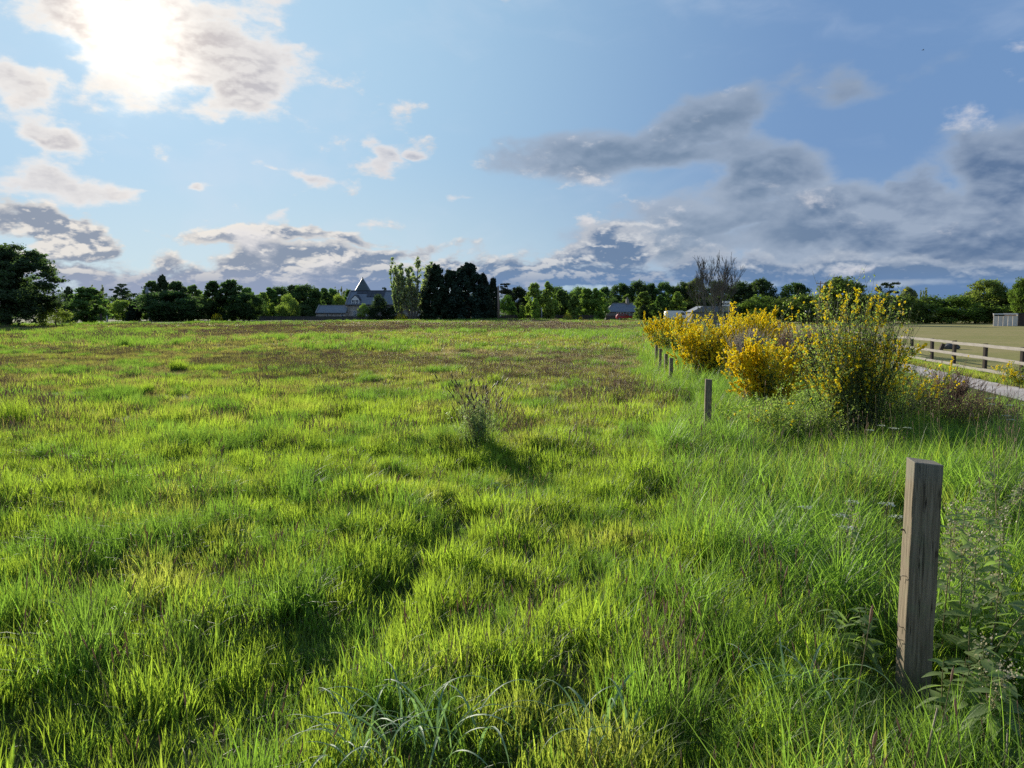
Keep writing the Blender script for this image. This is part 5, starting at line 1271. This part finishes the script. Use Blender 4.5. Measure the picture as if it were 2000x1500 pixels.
broom('dead_brush', 'pale dead twigs low in front of the rounded yellow broom', 1478, 790, 12.2, .42, 1.1, nst=90, ntw=14, nleaf=0, nfl=0, stem_m='dead_grey', seed=18)

# ================================================================== clumps that stand out in the field
def clump_thing(name, label, px, by, Yd, hgt, r, n, mats, w, hd=None, seed=1, bend=(10, 60), lean=(0, 20), cat='grass clump'):
    p = W(px, 612, Yd); e = empty(name, (p.x, Yd, h1(p.x, Yd))); tag(e, label, cat)
    rs = np.random.RandomState(seed); V, Fc, T = blades(rs, n, r, hgt*.5, hgt, w, lean, bend, 5)
    tag(obj('blades', mesh_np('blades', V, Fc, mats[0], attrs={'tip': T}), e), kind='stuff')
    if hd:
        V, Fc, Mi = heads(rs, **hd); obj('seed_heads', mesh_np('seed_heads', V, Fc, [mats[1], mats[2]], Mi), e)
    return e
e = broom('seeding_weed_clump', 'tall leafy grey green tuft with dark seed heads standing alone mid field', 932, 890, 8.5, .66, .56, nst=46, ntw=8, nleaf=2800, nfl=0, seed=23, leaf_m='pale_leaf', stem_m='weed_stem', lsize=.017, cat='weed clump', spread=.6)
rs_ = np.random.RandomState(3); V, Fc, Mi = heads(rs_, n=58, r=.15, h0=.45, h1=.86, hl=.062, hw=.0075, stalk=.0018, lean=(2, 28)); obj('seed_heads', mesh_np('seed_heads', V, Fc, [M['straw'], M['seed_dark']], Mi), e)
V, Fc, T = blades(rs_, 260, .2, .2, .5, .0055, (0, 30), (10, 60), 5); tag(obj('blades', mesh_np('blades', V, Fc, M['blade_verge'], attrs={'tip': T}), e), kind='stuff')
clump_thing('green_grass_clump', 'upright bright green clump in the field left of the middle', 345, 740, 21, .50, .22, 500, [M['blade'], M['straw'], M['seed']], .010, None, 5)
clump_thing('green_grass_clump', 'wide bright clump just right of the upright one, trailing away', 392, 740, 21.5, .34, .40, 500, [M['blade'], M['straw'], M['seed']], .010, None, 6, lean=(0, 35))
clump_thing('green_grass_clump', 'small vivid green clump right of the far left weeds', 282, 778, 14.5, .36, .11, 260, [M['blade'], M['straw'], M['seed']], .008, None, 7)
clump_thing('pale_grass_clump', 'tall pale feathery clump at the left edge of the photo', 18, 850, 10.6, .62, .20, 380, [M['blade'], M['straw'], M['seed']], .007, None, 8)
clump_thing('pale_grass_clump', 'pale fine grass clump left of the second post', 1325, 880, 9.2, .46, .26, 620, [M['blade_verge'], M['straw'], M['seed']], .006, None, 9, lean=(0, 30))
clump_thing('green_grass_clump', 'little bright tuft behind and right of the seeding tuft', 965, 765, 16.5, .40, .16, 300, [M['blade'], M['straw'], M['seed']], .009, None, 10)
clump_thing('brown_grass_clump', 'tall upright reddish stalks in the bottom foreground right of centre', 1310, 1400, 2.85, .52, .15, 150, [M['blade_verge'], M['straw'], M['seed']], .0045, dict(n=34, r=.16, h0=.32, h1=.55, hl=.05, hw=.0028, stalk=.0010, lean=(2, 16)), 11, bend=(5, 40))

# ---- broad leaved grass, each leaf a part
def wide_leaf(rs, ln, w, bend, twist):
    n = 12; V, Fc = [], []; p = np.zeros(3); th = math.radians(rs.uniform(8, 25))
    for i in range(n+1):
        t = i/n; wid = w*(.35 + .65*min(1, t*4))*(1 - t**3)**.8
        sd = np.array([math.sin(twist*t)*.6, math.cos(twist*t), 0]); V += [p - sd*wid/2 + np.array([0, 0, .16*wid]), p + np.array([0, 0, -.05*wid]), p + sd*wid/2 + np.array([0, 0, .16*wid])]
        a_ = th + bend*t**1.5; p = p + np.array([math.sin(a_), 0, math.cos(a_)])*ln/n
    for i in range(n): Fc += [(3*i, 3*i+1, 3*i+4, 3*i+3), (3*i+1, 3*i+2, 3*i+5, 3*i+4)]
    return mesh_np('leaf', V, Fc, M['blade_wide'], smooth=True)
rs_ = np.random.RandomState(4); WL_ = [wide_leaf(rs_, rs_.uniform(.26, .44), rs_.uniform(.008, .013), math.radians(rs_.uniform(80, 150)), rs_.uniform(-1, 1)) for _ in range(8)]
def broad_grass(label, px, py, Yd, n, hz, seed, r=.12, s=1.0):
    p = W(px, 612, Yd); e = empty('broad_leaved_grass', (p.x, Yd, h1(p.x, Yd) + hz)); tag(e, label, 'grass plant'); rr = random.Random(seed)
    for i in range(n):
        a_ = rr.uniform(0, 6.283); q_ = rr.uniform(0, r)
        obj('leaf', WL_[rr.randrange(8)], e, loc=(q_*math.cos(a_), q_*math.sin(a_), rr.uniform(-.02, .05)), rot=(rr.uniform(-.2, .2), rr.uniform(-.2, .2), rr.uniform(0, 6.283)), scale=(s*rr.uniform(.7, 1.1),)*3)
broad_grass('broad blue green arching leaves at the bottom edge left of centre', 690, 1440, 2.55, 26, .02, 1, .14)
broad_grass('broad blue green arching leaves at the bottom edge near the middle', 845, 1430, 2.60, 30, .02, 2, .16)
broad_grass('few broad arching leaves low beside the brown stalks', 1180, 1430, 2.65, 16, .0, 3, .12)
broad_grass('broad arching leaves in the dark hollow left of the nearest post', 1560, 1330, 3.0, 20, .02, 4, .16)
broad_grass('pale broad leaves in the middle distance below the seeding tuft', 985, 960, 6.6, 22, .0, 5, .22, .9)
broad_grass('broad arching leaves left of the white umbel by the nearest post', 1490, 1060, 4.6, 22, .02, 6, .2)

# ---- leafy weeds at the right edge, each leaf a part
def ovate(ln, w):
    V = [(0,0,0)]; n = 6
    V = []
    for i in range(n+1):
        t = i/n; wd = w*math.sin(math.pi*min(1, t**.75*.97+.02)); z = -.25*ln*t*t
        V += [(t*ln, -wd/2, z+.12*wd), (t*ln, 0, z), (t*ln, wd/2, z+.12*wd)]
    Fc = []
    for i in range(n): Fc += [(3*i, 3*i+1, 3*i+4, 3*i+3), (3*i+1, 3*i+2, 3*i+5, 3*i+4)]
    return mesh_np('leaf', V, Fc, M['weed_leaf'], smooth=True)
OV = [ovate(.075, .034), ovate(.06, .024), ovate(.09, .04), ovate(.05, .022)]
def weed(label, px, Yd, hgt, seed, seedy=True, pairs=13, lean=(0, 0), br=3):
    rs = np.random.RandomState(seed); rr = random.Random(seed); p = W(px, 612, Yd); e = empty('leafy_weed', (p.x, Yd, h1(p.x, Yd))); tag(e, label, 'weed')
    st = MB(); tips = []
    for b_ in range(br):
        a_ = rr.uniform(0, 6.283); d_ = Vector((lean[0]+.22*math.cos(a_), lean[1]+.22*math.sin(a_), 1)); h_ = hgt*rr.uniform(.75, 1.0)
        pts, rad, _ = limb(rr, (rr.uniform(-.05, .05), rr.uniform(-.05, .05), -.03), d_, h_, .0045, n=8, wob=.06, up=.0); st.tube(pts, rad, 5, cap=False); tips.append(pts)
        for i in range(pairs):
            t = (i+1.2)/(pairs+1)*8; i0 = min(7, int(t)); q_ = pts[i0].lerp(pts[i0+1], t-i0)
            for s_ in (0, math.pi):
                o = obj('leaf', OV[rr.randrange(4)], e, loc=q_, rot=(rr.uniform(-.4,.4), rr.uniform(-.5,.4), i*1.57 + s_ + rr.uniform(-.4,.4)), scale=(1.55-.7*i/pairs,)*3)
    st.build('stem', M['weed_stem'], e, smooth=True)
    if seedy:
        c = np.array([tuple(pt[-k] + Vector((rr.gauss(0, .018), rr.gauss(0, .018), rr.gauss(0, .02)))) for pt in tips for k in (1, 2, 3, 4) for _ in range(30)])
        V, Fc = leaves(rs, c, rs.normal(0, 1, (len(c), 3)), .0052, .8); tag(obj('seeds', mesh_np('seeds', V, Fc, M['weed_seed']), e), kind='stuff')
    return e
weed('tall seeding weed just right of the nearest post top', 1888, 3.3, .78, 1, lean=(.05, 0))
weed('tall seeding weed half way between nearest post and right edge', 1945, 3.1, .80, 2, br=4)
weed('seeding weed cut by the right edge level with the post top', 1990, 3.4, .82, 3, br=4)
weed('low leafy weed at the right foot of the nearest post', 1885, 2.8, .42, 4, seedy=False)
weed('leafy weed in the bottom right corner', 1975, 2.6, .45, 5, seedy=True, br=4)
weed('leafy weed behind the nearest post at mid height', 1870, 4.1, .70, 6, br=4)
weed('dock like leafy weed left of the nearest post', 1720, 3.3, .42, 7, seedy=False, br=3)
weed('brown seeding weed above the hollow left of the nearest post', 1690, 4.2, .55, 8, br=2, pairs=4)
weed('leafy weed in the upper part of the right edge', 1980, 5.2, .62, 9, br=5)
weed('dark leafy weed below the skirt of the tallest broom', 1640, 6.3, .45, 10, seedy=False, br=6, pairs=6)

# ---- cow parsley
def umbel_plant(label, px, Yd, hgt, n, seed, sp=.08):
    rr = random.Random(seed); rs = np.random.RandomState(seed); p = W(px, 612, Yd); e = empty('cow_parsley', (p.x, Yd, h1(p.x, Yd))); tag(e, label, 'wildflower')
    st = MB(); base_ = Vector((0, 0, 0))
    for i in range(n):
        top_ = Vector((rr.gauss(0, sp), rr.gauss(0, sp), hgt*rr.uniform(.82, 1.0)))
        st.tube([(0, 0, -.03), (top_.x*.35, top_.y*.35, hgt*.5), top_ - Vector((0, 0, .03))], [.003, .0022, .0014], 4, cap=False)
        c = []
        for k in range(11):
            a_ = k*2.4; q_ = .036*math.sqrt((k+.5)/11); c_ = top_ + Vector((q_*math.cos(a_), q_*math.sin(a_), .004 - q_*q_*3)); st.tube([top_ - Vector((0,0,.03)), c_], [.0008, .0006], 3, cap=False)
            for _ in range(9): c.append(tuple(c_ + Vector((rr.gauss(0, .0038), rr.gauss(0, .0038), rr.gauss(.002, .0015)))))
        c = np.array(c); V, Fc = leaves(rs, c, np.tile([0, 0, 1.5], (len(c), 1)), .0032, .9); obj('umbel', mesh_np('umbel', V, Fc, M['white_flower']), e)
    st.build('stem', M['weed_stem'], e)
umbel_plant('white umbel flower left of the nearest post', 1662, 4.1, .56, 4, 1)
umbel_plant('white umbel flowers at the right edge below the lane', 1952, 8.3, .72, 5, 2, .12)
umbel_plant('small white umbel at the far right below the first white flowers', 1990, 7.4, .60, 2, 3)
umbel_plant('faint white umbels under the right skirt of the tall broom', 1765, 7.6, .50, 5, 4, .14)
umbel_plant('pale umbel touching the left edge of the nearest post', 1757, 3.6, .72, 2, 5, .03)
# dead straw stalks in front
def stalk(label, pts, r=.0035, m_='straw'):
    e = MB().tube(pts, [r, r*.9, r*.7, r*.5][:len(pts)], 6).build('dead_stalk', M[m_], None, smooth=True); tag(e, label, 'dead stalk'); return e
stalk('straight pale dead stalk rising from the bottom edge beside the nearest post', [W(1808, 1500, 2.35), W(1818, 1440, 2.37), W(1831, 1383, 2.4)], .004)
stalk('thin pale dead stalk near the bottom right corner', [W(1958, 1500, 2.4), W(1966, 1470, 2.42), W(1968, 1425, 2.45)], .003)
# bird
bp_ = W(1803, 98, 60); bm_ = MB()
bm_.tube([(-.16,0,0), (-.05,0,.03), (.08,0,.03), (.17,0,.0)], [.01,.045,.04,.008], 8)
brd = empty('bird', bp_); brd.scale = (.5, .5, .5); tag(brd, 'tiny dark bird flying high in the right of the sky', 'bird'); bm_.build('body', M['dark_metal'], brd, smooth=True)
for s_ in (-1, 1):
    w_ = MB(); w_.add([(.06,0,.03),(-.05,0,.03),(-.06,s_*.22,.12),(.03,s_*.2,.13),(-.08,s_*.42,.06)], [(0,1,2,3),(3,2,4)] if s_ > 0 else [(3,2,1,0),(4,2,3)]); w_.build('wing', M['dark_metal'], brd)
